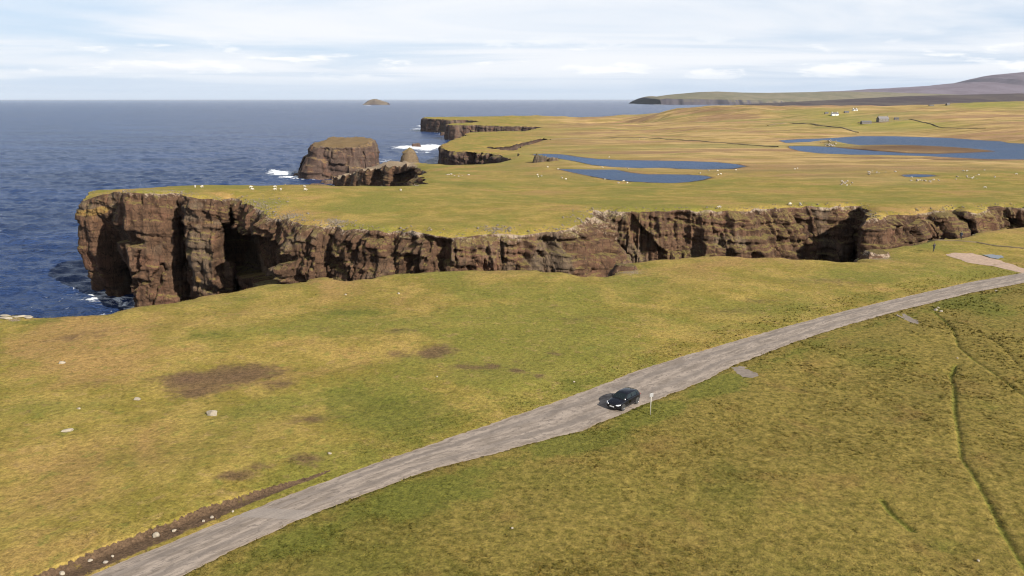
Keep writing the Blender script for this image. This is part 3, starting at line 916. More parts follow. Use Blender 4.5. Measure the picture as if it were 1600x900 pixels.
def cliff(name, C, mat, closed=False, seed=0, base=-2.5, ztop=None, amp=1.0, caves=True, rowk=1.0, ochre=None):
    N = len(C)
    P2 = C[:, :2]
    if closed:
        tdir = np.roll(P2, -1, 0) - np.roll(P2, 1, 0)
    else:
        tdir = np.gradient(P2, axis=0)
    dist = np.hypot(P2[:, 0], P2[:, 1])
    seglen = np.hypot(*tdir.T) / 2
    nrm = np.c_[tdir[:, 1], -tdir[:, 0]] / np.maximum(np.hypot(*tdir.T)[:, None], 1e-6)
    k = max(3, int(3.0 / max(np.median(seglen), .1)))
    pad = "wrap" if closed else "edge"
    ker = np.hanning(2 * k + 3)[1:-1]
    ker /= ker.sum()
    for i in (0, 1):
        q = np.pad(nrm[:, i], (len(ker) // 2,) * 2, mode=pad)
        nrm[:, i] = np.convolve(q, ker, "valid")[:N]
    nrm /= np.maximum(np.hypot(*nrm.T)[:, None], 1e-6)
    zt = ztop if ztop is not None else ground_z(P2[:, 0], P2[:, 1], np.zeros(N))
    st = max(np.median(seglen), .3)
    rows = int(np.clip((np.max(zt) - base) / st * rowk, 14, 120))
    t = np.linspace(0, 1, rows) ** 1.12
    Z = zt[None, :] + (base - zt)[None, :] * t[:, None]
    X = np.repeat(P2[None, :, 0], rows, 0)
    Y = np.repeat(P2[None, :, 1], rows, 0)
    dep = zt[None, :] - Z
    run = C[None, :, 3]
    rough = C[None, :, 4]
    sc = np.clip(dist / 260, .8, 4.0)[None, :]                       # far faces carry coarser relief
    out = np.where(run > 0, run * (1 - np.exp(-dep / (3.0 + run))) * 1.25, np.where(run > -1.5, np.where(dep < 27, 2.6 * np.sin(np.pi * dep / 27), -(dep - 27) * .55), -.44 * np.maximum(dep - 7, 0)))
    wx = (fbm(X / 9, Y / 9, Z / 9, 3, seed + 2) - .5) * 5
    rid = 1 - np.abs(2 * fbm((X + wx) / (11 * sc), (Y + wx) / (11 * sc), Z / (45 * sc), 3, seed + 5) - 1)
    d = (rid - .72) * 6.0
    XR, YR = X * .83 + Y * .56, -X * .56 + Y * .83
    wj = wx * .35
    bl = cellh((XR + wj) / (4.2 * sc), (YR - wj) / (4.2 * sc), (Z + .25 * X) / (4.6 * sc) + wx * .08, seed + 7)
    d = d + (bl - .5) * 2.7
    bl2 = cellh((XR - wj) / (1.5 * sc), (YR + wj) / (1.5 * sc), (Z + .25 * X) / (1.9 * sc) + wx * .1, seed + 8)
    d = d + (bl2 - .5) * 1.25
    jt = cellh((XR + wj) / (2.3 * sc), (YR + wj) / (2.3 * sc), Z / (16.0 * sc), seed + 21)
    d = d + (jt - .5) * 1.5
    lay = cellh((Z + .12 * X + wx * .25) / (1.25 * sc), 0 * X, 0 * X, seed + 9)
    d = d + (lay - .5) * .95
    d = d + (fbm(X / 1.6, Y / 1.6, Z / 1.6, 4, seed + 11) - .5) * .7
    d = d * rough * amp
    fade = sstep(0.0, 2.2, dep)
    tone = np.zeros((rows, N, 4))
    tone[..., 3] = 1
    if caves:
        U, V = PX(X, Y, Z)
        jw = (fbm(X / 2.2, Y / 2.2, Z / 2.2, 3, seed + 15) - .5) * 2600 / np.maximum(Y, 50)
        for poly, depth in CAVES:
            m = inside((U + jw).ravel(), (V + jw * .8).ravel(), poly).reshape(U.shape) & (nrm[None, :, 1] < .35)
            d = np.where(m, d * .6 - depth, d)
        # turf ledges and ochre lichen seen on the faces
        for u, v, ru, rv, kk in [(550, 386, 38, 7, 1.0), (640, 400, 20, 10, .6), (520, 400, 10, 30, .45), (435, 385, 40, 10, .45), (950, 385, 20, 40, .45), (1060, 395, 40, 10, .8), (590, 395, 20, 14, .4), (1200, 360, 50, 30, .3), (1480, 355, 60, 12, .5), (1555, 345, 20, 14, .6), (1380, 325, 40, 6, .7)]:
            tone[..., 1] += kk * np.exp(-(((U - u) / ru) ** 2 + ((V - v) / rv) ** 2))
        for u, v, ru, rv, kk in [(147, 330, 26, 4, 1.1), (165, 326, 10, 3, .9), (315, 435, 8, 12, .9), (330, 345, 14, 6, .7), (150, 345, 20, 20, .35), (520, 405, 8, 16, .4), (900, 380, 30, 20, .3)]:
            tone[..., 2] += kk * np.exp(-(((U - u) / ru) ** 2 + ((V - v) / rv) ** 2))
        tone[..., 0] += .3 * np.exp(-(((U - 935) / 26) ** 2 + ((V - 360) / 26) ** 2))
    tone[..., 0] += .55 * np.exp(-dep / 2.0) * (.3 + 1.0 * vnoise(X / 8, Y / 8, 0, seed + 3)) + .12
    if ochre:
        tone[..., 2] += ochre * np.exp(-dep / 6)
    off = (d + 0) * fade + out
    X = X + nrm[None, :, 0] * off
    Y = Y + nrm[None, :, 1] * off
    Z = Z + (fbm(X / 2.5, Y / 2.5, Z / 2.5, 2, seed + 13) - .5) * 1.0 * fade
    verts = np.stack([X, Y, Z], -1).reshape(-1, 3)
    cols = N if closed else N - 1
    i = np.arange(cols)
    j = (i + 1) % N
    r = np.arange(rows - 1)[:, None] * N
    F4 = np.stack([r + i, r + N + i, r + N + j, r + j], -1).reshape(-1, 4)
    ob = mesh_obj(name, verts, F4, mat, attrs={"tone": tone.reshape(-1, 4)})
    return ob, zt


# the walked coast in runs, so that each face is an object of its own
near_i = int(np.argmin(np.hypot(CO[:, 0] + 155, CO[:, 1] - 281)))
head_i = int(np.argmin(np.hypot(CO[:, 0] - W(1765, 330, 40)[0], CO[:, 1] - W(1765, 330, 40)[1])))
wall_i = int(np.argmin(np.hypot(CO[:, 0] - W(668, 254.5, 25)[0], CO[:, 1] - W(668, 254.5, 25)[1])))
tag(cliff("cliff", CO[:wall_i + 1], M_CLIFF_FAR, seed=50, rowk=1.0)[0], kind="structure")
tag(cliff("cliff", CO[wall_i:near_i + 1], M_CLIFF, seed=60)[0], kind="structure")
tag(cliff("cliff", CO[near_i:head_i + 1], M_CLIFF, seed=70, rowk=1.0)[0], kind="structure")
tag(cliff("cliff", CO[head_i:], M_CLIFF, seed=80, rowk=.8, amp=.5)[0], kind="structure")
tag(cliff("cliff", HO, M_CLIFF_FAR, closed=True, seed=90, base=4.0, amp=.6)[0], kind="structure")
print("cliffs", round(_time.time() - _t0, 1))

# ------------------------------------------------------------------ water
FOAM = [(440, 270, 24, 3.0, 1.0), (455, 277, 22, 2.2, .9), (500, 279.5, 22, 1.6, 1.0), (428, 266, 10, 2, .5), (640, 230, 26, 2.8, 1.1), (675, 228.5, 18, 3.0, 1.2), (668, 234, 20, 2, .6), (600, 252, 14, 2.5, .45), (660, 238, 20, 2, .4),
        (684, 203.5, 22, 1.7, 1.2), (655, 202, 12, 1.2, .9), (658, 197, 9, 1.0, .9), (697, 210, 11, 1.4, 1.0), (708, 214, 5, 2.0, .9), (690, 200, 12, 1.2, .6), 
        (1030, 163.5, 16, .5, .7), (575, 165, 8, .8, .5), (958, 188, 12, 1.0, .8)]


def make_water(name, deep, rough, bump, scales, foam=False, dist=0.25, spec=0.5):
    m, t, b = new_mat(name)
    pos = t.n("ShaderNodeNewGeometry").outputs["Position"]
    n1 = t.noise(t.scale(pos, (1.0, 1.9, 1.0)), scales[0], 5, 0.6, 0.4)
    n2 = t.noise(t.scale(pos, (0.8, 2.0, 1.0)), scales[1], 4, 0.6, 0.3)
    n3 = t.noise(t.scale(pos, (0.6, 1.6, 1.0)), 0.006, 4, 0.6, 0.3)
    col = t.mix(t.step(n3, 0.35, 0.65), tuple(a * .82 for a in deep), tuple(a * 1.2 for a in deep))
    rr = rough
    if foam:
        at = t.n("ShaderNodeVertexColor", layer_name="foam")
        fs = t.n("ShaderNodeSeparateColor"); t.put(fs.inputs[0], at.outputs[0])
        fn = t.noise(t.scale(pos, (1.0, 1.6, 1.0)), 0.11, 6, 0.72, 0.8)
        fm = t.step(t.math("ADD", fs.outputs[0], t.math("MULTIPLY", t.math("SUBTRACT", fn, 0.5), 2.3)), 0.40, 0.66)
        wc = t.noise(t.scale(pos, (0.5, 1.7, 1.0)), 0.22, 5, 0.62, 0.3)
        cap = t.step(wc, 0.735, 0.80)
        fm = t.math("MAXIMUM", fm, t.math("MULTIPLY", cap, 0.75))
        col = t.mix(fm, col, (0.82, 0.85, 0.88))
        rr = t.math("ADD", rough, t.math("MULTIPLY", fm, 0.6))
    t.put(b.inputs["Base Color"], col)
    t.put(b.inputs["Roughness"], rr)
    b.inputs["IOR"].default_value = 1.33
    b.inputs["Specular IOR Level"].default_value = spec
    bp = t.n("ShaderNodeBump")
    bp.inputs["Strength"].default_value = bump
    bp.inputs["Distance"].default_value = dist
    t.put(bp.inputs["Height"], t.math("ADD", n1, t.math("MULTIPLY", n2, 0.5)))
    t.put(b.inputs["Normal"], bp.outputs[0])
    return m


M_SEA = make_water("sea_water", (0.017, 0.036, 0.100), 0.26, 1.0, (0.16, 0.55), True, 2.6, 0.34)
M_POND = make_water("pond_water", (0.014, 0.047, 0.118), 0.30, 1.0, (0.35, 1.2), False, 0.9, 0.09)


def build_sea():
    vv = np.r_[np.arange(560, 300, -1.0), np.arange(300, 190, -.8), np.arange(190, 157, -.6), 156.6, 156.0, 155.6]
    ang = PITCH + np.arctan((vv - 450) / F)
    r = np.r_[30.0, ZC / np.tan(ang), 90000.0]
    th = np.r_[np.arange(-180, -44, 4.0), np.arange(-44, 44, .125), np.arange(44, 180, 4.0)]
    th = np.radians(th)
    R, T = np.meshgrid(r, th, indexing="ij")
    X, Y = R * np.sin(T), R * np.cos(T)
    k = sstep(4500, 900, R)
    sw = np.sin((X * .5 + Y * .87) / 9 + 3 * fbm(X / 60, Y / 60, 0, 2, 3)) * .22
    Z = (sw + (fbm(X / 12, Y / 6, 0, 4, 44) - .5) * 3.6) * k + (fbm(X / 3.2, Y / 2.2, 0, 3, 45) - .5) * 1.1 * sstep(900, 300, R)
    U, V = PX(X, Y, 0 * X)
    fo = np.zeros(X.shape)
    front = Y > 40
    for u, v, a, b_, kk in FOAM:
        fo += kk * np.exp(-(((U - u) / a) ** 2 + ((V - v) / b_) ** 2)) * front
    # a thin wash where the swell meets rock
    kd = edge_kd(np.r_[CO[::3, :2]])
    m = front & (R < 2600) & (np.abs(T) < .6)
    ii = np.nonzero(m.ravel())[0]
    xs, ys = X.ravel(), Y.ravel()
    dd = np.array([kd.find((xs[i], ys[i], 0))[2] for i in ii])
    ff = fo.ravel()
    ff[ii] += .50 * np.exp(-dd / 11.0)
    fa = np.zeros((ff.size, 4))
    fa[:, 0] = np.clip(ff, 0, 1.2)
    fa[:, 3] = 1
    nr, nt = X.shape
    i = np.arange(nt)
    j = (i + 1) % nt
    q = np.arange(nr - 1)[:, None] * nt
    F4 = np.stack([q + i, q + j, q + nt + j, q + nt + i], -1).reshape(-1, 4)
    # inner rings lie under the land
    return mesh_obj("sea", np.stack([X, Y, Z], -1).reshape(-1, 3), F4[:, ::-1].copy(), M_SEA, smooth=True, attrs={"foam": fa})


tag(build_sea(), kind="structure")
for nm, (zp, poly) in POND_W.items():
    cx, cy = poly.mean(0)
    big = [Vector(q) for q in poly]
    ov, oe, of, *_ = delaunay_2d_cdt(big, [(i, (i + 1) % len(big)) for i in range(len(big))], [], 1, 1e-4)
    tri = np.array([f for f in of if len(f) == 3])
    po = np.array([(q[0], q[1], zp) for q in ov])
    ob = mesh_obj(nm, po, tri, M_POND)
    tag(ob, kind="structure")
    if np.mean([n.normal.z for n in ob.data.polygons]) < 0:
        ob.data.flip_normals()
print("water", round(_time.time() - _t0, 1))


# ------------------------------------------------------------------ stacks, skerries, island
def top_cap(loop, zf, step, mat, name, parent=None, seed=1, zl=None):
    lo, hi = loop.min(0), loop.max(0)
    gx, gy = np.meshgrid(np.arange(lo[0], hi[0], step), np.arange(lo[1], hi[1], step))
    r = np.random.default_rng(seed)
    x, y = gx.ravel() + r.normal(0, step * .2, gx.size), gy.ravel() + r.normal(0, step * .2, gx.size)
    m = inside(x, y, loop)
    d, _ = seg_dist(x, y, np.r_[loop, loop[:1]])
    m &= d > step * .4
    V = [Vector(q) for q in loop] + [Vector((a, b)) for a, b in zip(x[m], y[m])]
    ov, oe, of, *_ = delaunay_2d_cdt(V, [(i, (i + 1) % len(loop)) for i in range(len(loop))], [], 1, 1e-5)
    P = np.array([(q[0], q[1]) for q in ov])
    T = np.array([f for f in of if len(f) == 3])
    z = zf(P[:, 0], P[:, 1])
    tone = np.zeros((len(P), 4))
    tone[:, 1] = .35
    tone[:, 3] = 1
    return mesh_obj(name, np.c_[P, z], T, mat, parent, attrs={"tone": tone})


def stack(name, ctl, zf, mat, seed, step, jag, amp, label, cat, cap_step, group=None, ochre=0, base=-2.5):
    L = densify(ctl, True, lambda q: step, jag, seed)
    zt = zf(L[:, 0], L[:, 1])
    root = empty(name, (float(L[:, 0].mean()), float(L[:, 1].mean()), 0))
    face, _ = cliff("rock_face", L, mat, True, seed, base, zt, amp, False, 1.0, ochre)
    top = top_cap(L[:, :2], zf, cap_step, mat, "summit", None, seed)
    for o in (face, top):
        o.parent = root
        o.matrix_parent_inverse = Matrix.Translation(-root.location)
    tag(root, label, cat, group)
    return root


def ring(cx, cy, rx, ry, n=9, run=6, rough=1.0, seed=0, runs=None):
    r = np.random.default_rng(seed)
    o = []
    for i in range(n):
        a = 2 * math.pi * i / n
        k = 1 + r.normal(0, .07)
        o.append((cx + rx * k * math.cos(a), cy + ry * k * math.sin(a), 0, run if runs is None else runs[i % len(runs)], rough))
    return o


M_STACK = make_cliff_mat("stack_rock", (0.030, 0.019, 0.016), (0.118, 0.078, 0.060), 0.8, 0.2, 0.25, (0.215, 0.145, 0.065))
M_STACK_TAN = make_cliff_mat("stack_rock_tan", (0.060, 0.042, 0.028), (0.20, 0.145, 0.085), 0.85, 0.5, 0.35, (0.22, 0.16, 0.06))
sy = lambda y: 30.0 + (y - 712) * .075
stack("sea_stack", [(q_[0] - 6, *q_[1:]) for q_ in [(-175, 717, 0, 15, 1.4), (-160, 709, 0, 5, 1.5), (-142, 710, 0, 5, 1.5), (-132, 717, 0, 5, 1.4), (-130, 735, 0, 5, 1.4), (-132, 765, 0, 5, 1), (-155, 775, 0, 5, 1), (-174, 766, 0, 9, 1), (-181, 740, 0, 17, 1.3)]],
      lambda x, y: sy(y) + (fbm(x / 7, y / 7, 0, 4, 5) - .5) * 4.0 - 1.5 * sstep(-178, -188, x) - 1.5 * sstep(12, 2, np.abs(y - 711)), M_STACK, 101, 1.6, .10, 1.0,
      "broad flat-topped dark sea stack standing in white surf", "sea stack", 2.5)
stack("sea_stack", ring(-93, 704, 2.0, 2.6, 7, 8, 1.0, 4, [6, 10, 9, 6, 8, 11, 7]), lambda x, y: 27.5 + (fbm(x / 3, y / 3, 0, 2, 8) - .5) * 4, M_STACK_TAN, 111, .8, .14, 1.0,
      "small pointed tan rock pinnacle beside the broad stack", "rock pinnacle", 1.2)
for k, (u, v, rx, ry, h, lab) in enumerate([
        (650, 229, 9, 7, 4.5, "low dark skerry in surf behind the pinnacle"),
        (693, 211, 9, 7, 5.0, "dark skerry in the bay below the far cliffs"),
        (705, 216.5, 7, 8, 6.0, "dark skerry close under the grassy clifftop by the bay"),
        (473, 263, 5, 4, 3.0, "small dark skerry at the left foot of the broad stack"),
        (466, 275, 6, 4, 2.4, "low wet skerry in surf left of the broad stack"),
        (545, 279.5, 12, 6, 4.5, "low brown skerry right of the broad stack foot"),
        (520, 286, 16, 6, 2.2, "flat dark skerry between the stack and the green headland"),
        (498, 291, 12, 5, 1.8, "flattest dark skerry showing just over the green headland")]):
    x, y = W(u, v, 0)
    stack("skerry", ring(x, y, rx * .55, ry * .55, 8, rx * .45, .7, 30 + k), lambda a, b_, h=h, x=x: h * (.75 + .5 * fbm(a / 4, b_ / 4, 0, 2, 60 + int(h * 10))), M_STACK, 120 + 7 * k, .9, .12, .35, lab, "skerry", 1.2, "skerries off the cliffs")


def hump(name, sky_uv, y0, half, mat, front=0.55, cliffh=0.0, nu=220, nt=46, seed=1, amp=14, base_z=-3.0, tail=1.0, mount=None, wl=900.0):
    """a stretch of far land: its crest line, a slope (or a cliff and then a slope) on this side and a fall beyond"""
    uv = np.array(sky_uv, float)
    u = np.linspace(uv[0, 0], uv[-1, 0], nu)
    v = np.interp(u, uv[:, 0], uv[:, 1])
    zs = ZC + y0 * np.tan(-(PITCH + np.arctan((v - 450) / F)))
    xs = (u - 800) / F * (y0 * math.cos(PITCH))
    t = np.linspace(-1, 1, nt)
    t = np.sign(t) * np.abs(t) ** 1.3
    X = np.repeat(xs[None], nt, 0)
    Y = y0 + t[:, None] * half + 0 * X
    prof = np.where(t < 0, 1 - np.abs(t) ** 1.5, 1 - np.abs(t) ** 2)[:, None]
    Z = base_z + (zs[None] - base_z) * prof
    if cliffh:
        zc = np.interp(u, [p_[0] for p_ in cliffh], [p_[1] for p_ in cliffh])[None]
        s = sstep(-1, -.93, t)[:, None]
        s2 = np.clip((t[:, None] + .93) / .93, 0, 1)
        Zf = base_z + (zc - base_z) * s + (zs[None] - zc) * s2 ** .8
        Z = np.where(t[:, None] < 0, Zf, Z)
    n = (fbm(X / wl, Y / (wl * .8), 0, 5, seed) - .5) * 2 * amp
    Z = Z + n * np.clip(1 - np.abs(t[:, None]), 0, 1) ** .5 * np.where(np.abs(t[:, None]) < .05, .35, 1)
    jit = (fbm(X / 180, 0 * X, 0, 3, seed + 4) - .5) * half * .16
    Y = Y + jit * sstep(.6, 1, np.abs(t))[:, None]
    tone = np.zeros((nt * nu, 4))
    tone[:, 3] = 1
    i = np.arange(nu - 1)
    q = np.arange(nt - 1)[:, None] * nu
    F4 = np.stack([q + i, q + i + 1, q + nu + i + 1, q + nu + i], -1).reshape(-1, 4)
    ob = mesh_obj(name, np.stack([X, Y, Z], -1).reshape(-1, 3), F4, mat, smooth=True, attrs={"tone": tone})
    return ob


def make_hill_mat(name, a, b_, rock, sc=0.004):
    m, t, bs = new_mat(name)
    g = t.n("ShaderNodeNewGeometry")
    pos = g.outputs["Position"]
    nz = t.sep(g.outputs["True Normal"])[2]
    n1 = t.noise(t.scale(pos, (1, .5, 1)), sc, 6, 0.65, .5)
    n2 = t.noise(pos, sc * 6, 5, 0.65)
    col = t.mix(t.step(t.math("ADD", t.math("MULTIPLY", n1, .7), t.math("MULTIPLY", n2, .3)), .4, .6), a, b_)
    col = t.mix(t.step(nz, 0.95, 0.82), col, rock)
    t.put(bs.inputs["Base Color"], col)
    bs.inputs["Roughness"].default_value = 1.0
    bs.inputs["Specular IOR Level"].default_value = 0.05
    return m


M_HEAD = make_hill_mat("headland_turf", (0.119, 0.111, 0.067), (0.172, 0.145, 0.093), (0.060, 0.053, 0.063))
M_MOOR = make_hill_mat("heather_moor", (0.052, 0.039, 0.043), (0.086, 0.069, 0.060), (0.031, 0.029, 0.043))
M_FELL = make_hill_mat("hazed_granite_fell", (0.109, 0.084, 0.102), (0.151, 0.125, 0.149), (0.068, 0.059, 0.080), .002)  # distance haze is mixed into the fell's colour, paler and bluer
tag(hump("headland", [(1005, 153.5), (1007, 152), (1013, 150.4), (1021, 150.2), (1023, 151.4), (1045, 148), (1090, 144), (1120, 143), (1160, 144.5), (1200, 145), (1260, 144), (1320, 143), (1380, 144), (1440, 146), (1500, 148), (1600, 150), (1700, 151)],
         12000, 1500, M_HEAD, cliffh=[(1005, 66), (1013, 82), (1024, 74), (1060, 70), (1110, 62), (1200, 40), (1300, 30), (1700, 20)], nu=420, nt=70, seed=3, amp=6, wl=700), kind="structure")
tag(hump("hill", [(1170, 166), (1200, 162), (1260, 158.5), (1330, 155.5), (1400, 152), (1450, 149.5), (1520, 148), (1600, 146), (1700, 145)], 6500, 1500, M_MOOR, nu=260, nt=50, seed=9, amp=9, wl=800), kind="structure")
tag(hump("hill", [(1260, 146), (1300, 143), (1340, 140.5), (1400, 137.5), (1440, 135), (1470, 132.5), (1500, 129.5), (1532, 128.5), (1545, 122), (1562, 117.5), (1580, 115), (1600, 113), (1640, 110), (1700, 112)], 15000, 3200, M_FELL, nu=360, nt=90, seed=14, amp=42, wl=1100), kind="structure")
tag(hump("island", [(568, 163.5), (571, 160.5), (575, 157.5), (581, 155.2), (587, 154.6), (594, 156.4), (601, 158.6), (606, 161), (608, 163.5)], 10500, 170, make_hill_mat("island_rock", (0.10, 0.08, 0.06), (0.17, 0.135, 0.095), (0.07, 0.055, 0.05), .02), nu=90, nt=30, seed=19, amp=6, wl=90), kind="structure")
print("far land", round(_time.time() - _t0, 1))

# ------------------------------------------------------------------ road, gravel, puddles
def make_road_mat():
    m, t, b = new_mat("road_chippings")
    uvn = t.n("ShaderNodeVertexColor", layer_name="lane")
    sp = t.n("ShaderNodeSeparateColor"); t.put(sp.inputs[0], uvn.outputs[0])
    al, ac = sp.outputs[0], sp.outputs[1]      # metres along / 100, across 0..1
    pos = t.n("ShaderNodeNewGeometry").outputs["Position"]
    lane = t.comb(t.math("MULTIPLY", al, 30.0), t.math("MULTIPLY", ac, 9.0), 0.0)
    st = t.noise(lane, 1.0, 6, 0.65, 0.4)
    lane2 = t.comb(t.math("MULTIPLY", al, 150.0), t.math("MULTIPLY", ac, 14.0), 2.0)
    st2 = t.noise(lane2, 1.0, 5, 0.7, 0.5)
    gr = t.noise(pos, 9.0, 3, 0.8)
    col = t.mix(t.step(st, 0.35, 0.65), (0.165, 0.134, 0.108), (0.291, 0.240, 0.197))
    col = t.mix(t.math("MULTIPLY", t.step(st2, 0.50, 0.64), 0.7), col, (0.113, 0.094, 0.081))
    wear = t.math("ABSOLUTE", t.math("SUBTRACT", t.math("ABSOLUTE", t.math("SUBTRACT", ac, 0.5)), 0.22))
    col = t.mix(t.math("MULTIPLY", t.step(wear, 0.10, 0.02), 0.5), col, (0.146, 0.123, 0.107))
    edge = t.math("ABSOLUTE", t.math("SUBTRACT", ac, 0.5))
    em = t.step(t.math("ADD", edge, t.math("MULTIPLY", t.math("SUBTRACT", st2, 0.5), 0.12)), 0.455, 0.5)
    col = t.mix(t.math("MULTIPLY", em, 0.6), col, (0.282, 0.213, 0.149))
    # a patch of newer surfacing laid across the lane
    pt = t.math("MULTIPLY", t.step(al, 0.1975, 0.1985), t.step(al, 0.2170, 0.2155))
    col = t.mix(t.math("MULTIPLY", pt, 0.55), col, (0.244, 0.213, 0.188))
    k = t.math("ADD", 0.74, t.math("MULTIPLY", gr, 0.52))
    col = t.mix(1.0, col, t.comb(k, k, k), "MULTIPLY")
    t.put(b.inputs["Base Color"], col)
    b.inputs["Roughness"].default_value = 0.85
    b.inputs["Specular IOR Level"].default_value = 0.25
    bp = t.n("ShaderNodeBump")
    bp.inputs["Strength"].default_value = 0.35
    bp.inputs["Distance"].default_value = 0.05
    t.put(bp.inputs["Height"], gr)
    t.put(b.inputs["Normal"], bp.outputs[0])
    return m


def build_road():
    nc = 13
    n = 1500
    A, B = resample_line(RA, n), resample_line(RB, n)
    s = np.r_[0, np.cumsum(np.hypot(*np.diff((A + B) / 2, axis=0).T))]
    ja = (fbm(s / 1.1, 0, 0, 4, 61) - .5) * .26 + (fbm(s / .35, 0, 0, 2, 63) - .5) * .2
    jb = (fbm(s / 1.3, 0, 5, 4, 62) - .5) * .34 + (fbm(s / .35, 0, 7, 2, 64) - .5) * .22
    e = A - B
    wd = np.hypot(*e.T)
    e = e / wd[:, None]
    A = A + e * ja[:, None]
    B = B - e * jb[:, None]
    f = np.linspace(0, 1, nc)
    P = A[:, None] * (1 - f)[None, :, None] + B[:, None] * f[None, :, None]
    cam_ = 40.02 + .05 * (1 - (2 * f - 1) ** 2)[None] + (fbm(P[..., 0] / 3, P[..., 1] / 3, 0, 2, 66) - .5) * .03
    V = np.concatenate([P, cam_[..., None]], -1).reshape(-1, 3)
    i = np.arange(nc - 1)
    q = np.arange(n - 1)[:, None] * nc
    F4 = np.stack([q + i, q + i + 1, q + nc + i + 1, q + nc + i], -1).reshape(-1, 4)
    at = np.zeros((n * nc, 4))
    at[:, 0] = np.repeat(s / 100, nc)
    at[:, 1] = np.tile(f, n)
    at[:, 3] = 1
    ob = mesh_obj("road", V, F4, make_road_mat(), smooth=True, attrs={"lane": at})
    if ob.data.polygons[10].normal.z < 0:
        ob.data.flip_normals()
    return ob


tag(build_road(), kind="structure")


def sheet(name, poly, mat, dz, step=.4, flat=None, jag=.08):
    L = densify([(a, b_, 0, 0, 0) for a, b_ in poly], True, lambda q: step, jag, 5)[:, :2]
    zf = (lambda x, y: ground_z(x, y) + dz) if flat is None else (lambda x, y: np.full(np.shape(x), flat))
    ob = top_cap(L, zf, step, mat, name)
    if np.mean([q.normal.z for q in ob.data.polygons]) < 0:
        ob.data.flip_normals()
    return tag(ob, kind="structure")


M_GRAVEL = plain("pink_gravel", (0.33, 0.24, 0.18), .95, var=.55, scale=2.2, spec=.1)
M_LAYBY = plain("grey_gravel", (0.18, 0.15, 0.125), .95, var=.45, scale=2.5, spec=.1)
sheet("gravel_track", GRAVEL, M_GRAVEL, .03, .55)
for g in LAYBY:
    sheet("gravel_patch", g, M_LAYBY, .03, .3)
M_PUD = make_water("puddle_water", (0.05, 0.05, 0.05), 0.06, 0.15, (1.0, 3.0), False, .02, .5)
zp = float(np.max(ground_z(PUDDLE[:, 0], PUDDLE[:, 1]))) + .03
sheet("puddle", PUDDLE, M_PUD, 0, .5, zp)
print("road", round(_time.time() - _t0, 1))

# ------------------------------------------------------------------ black hatchback
M_PAINT = plain("black_paint", (0.006, 0.006, 0.009), .25, 0.0, 0.15, .05, 2, .35)
M_GLASS = plain("car_glass", (0.008, 0.012, 0.013), .05, 0.0, 0.0, .05, 2, .5)
M_TYRE = plain("tyre_rubber", (0.018, 0.018, 0.018), .85)
M_RIM = plain("alloy", (0.45, 0.45, 0.46), .3, .9)
M_LAMP = plain("headlamp", (0.62, 0.64, 0.66), .15, .1, .6, .05)
M_RED = plain("tail_lamp", (0.30, 0.012, 0.010), .2, 0, .5)
M_PLATE = plain("number_plate", (0.78, 0.78, 0.76), .5, var=.05)
M_TRIM = plain("black_trim", (0.02, 0.02, 0.02), .7)
M_DASH = plain("cabin_light_trim", (0.42, 0.41, 0.39), .6)


def bm_obj(name, bm, mat, parent, smooth=True):
    bmesh.ops.recalc_face_normals(bm, faces=bm.faces[:])
    me = bpy.data.meshes.new(name)
    bm.to_mesh(me)
    bm.free()
    me.materials.append(mat)
    if smooth:
        me.polygons.foreach_set("use_smooth", np.ones(len(me.polygons), bool))
    o = bpy.data.objects.new(name, me)
    COL.objects.link(o)
    o.parent = parent
    return o


def loft(stations, close_ends=True):
    """stations: lists of (x, y, z) half sections running from the middle underside to the middle top; mirrored in y"""
    bm = bmesh.new()
    rows = []
    for st in stations:
        full = st + [(x, -y, z) for x, y, z in reversed(st) if abs(y) > 1e-6]
        rows.append([bm.verts.new(q) for q in full])
    n = len(rows[0])
    for a, b_ in zip(rows[:-1], rows[1:]):
        for i in range(n):
            bm.faces.new((a[i], a[(i + 1) % n], b_[(i + 1) % n], b_[i]))
    if close_ends:
        bm.faces.new(rows[0])
        bm.faces.new(rows[-1])
    return bm


def box(bm, cx, cy_, cz, sx, sy_, sz, rot=None):
    M = Matrix.Translation((cx, cy_, cz)) @ (rot or Matrix()) @ Matrix.Diagonal((sx, sy_, sz, 1))
    bmesh.ops.create_cube(bm, size=1.0, matrix=M)


def tube(bm, a, b_, r0, r1=None, seg=10):
    a, b_ = Vector(a), Vector(b_)
    d = b_ - a
    M = Matrix.Translation((a + b_) / 2) @ d.to_track_quat("Z", "Y").to_matrix().to_4x4()
    bmesh.ops.create_cone(bm, cap_ends=True, segments=seg, radius1=r0, radius2=r0 if r1 is None else r1, depth=d.length, matrix=M)


def panel(name, pts, mat, parent, off=0.006, thick=0.012):
    P = [Vector(q) for q in pts]
    nr = (P[1] - P[0]).cross(P[2] - P[0]).normalized()
    cen = sum(P, Vector()) / len(P)
    if nr.dot(cen - Vector((cen.x * .5, 0, .6))) < 0:
        nr = -nr
    bm = bmesh.new()
    o = [bm.verts.new(q + nr * off) for q in P]
    i = [bm.verts.new(q - nr * thick) for q in P]
    bm.faces.new(o)
    n = len(P)
    for k in range(n):
        bm.faces.new((o[k], o[(k + 1) % n], i[(k + 1) % n], i[k]))
    return bm_obj(name, bm, mat, parent, False)


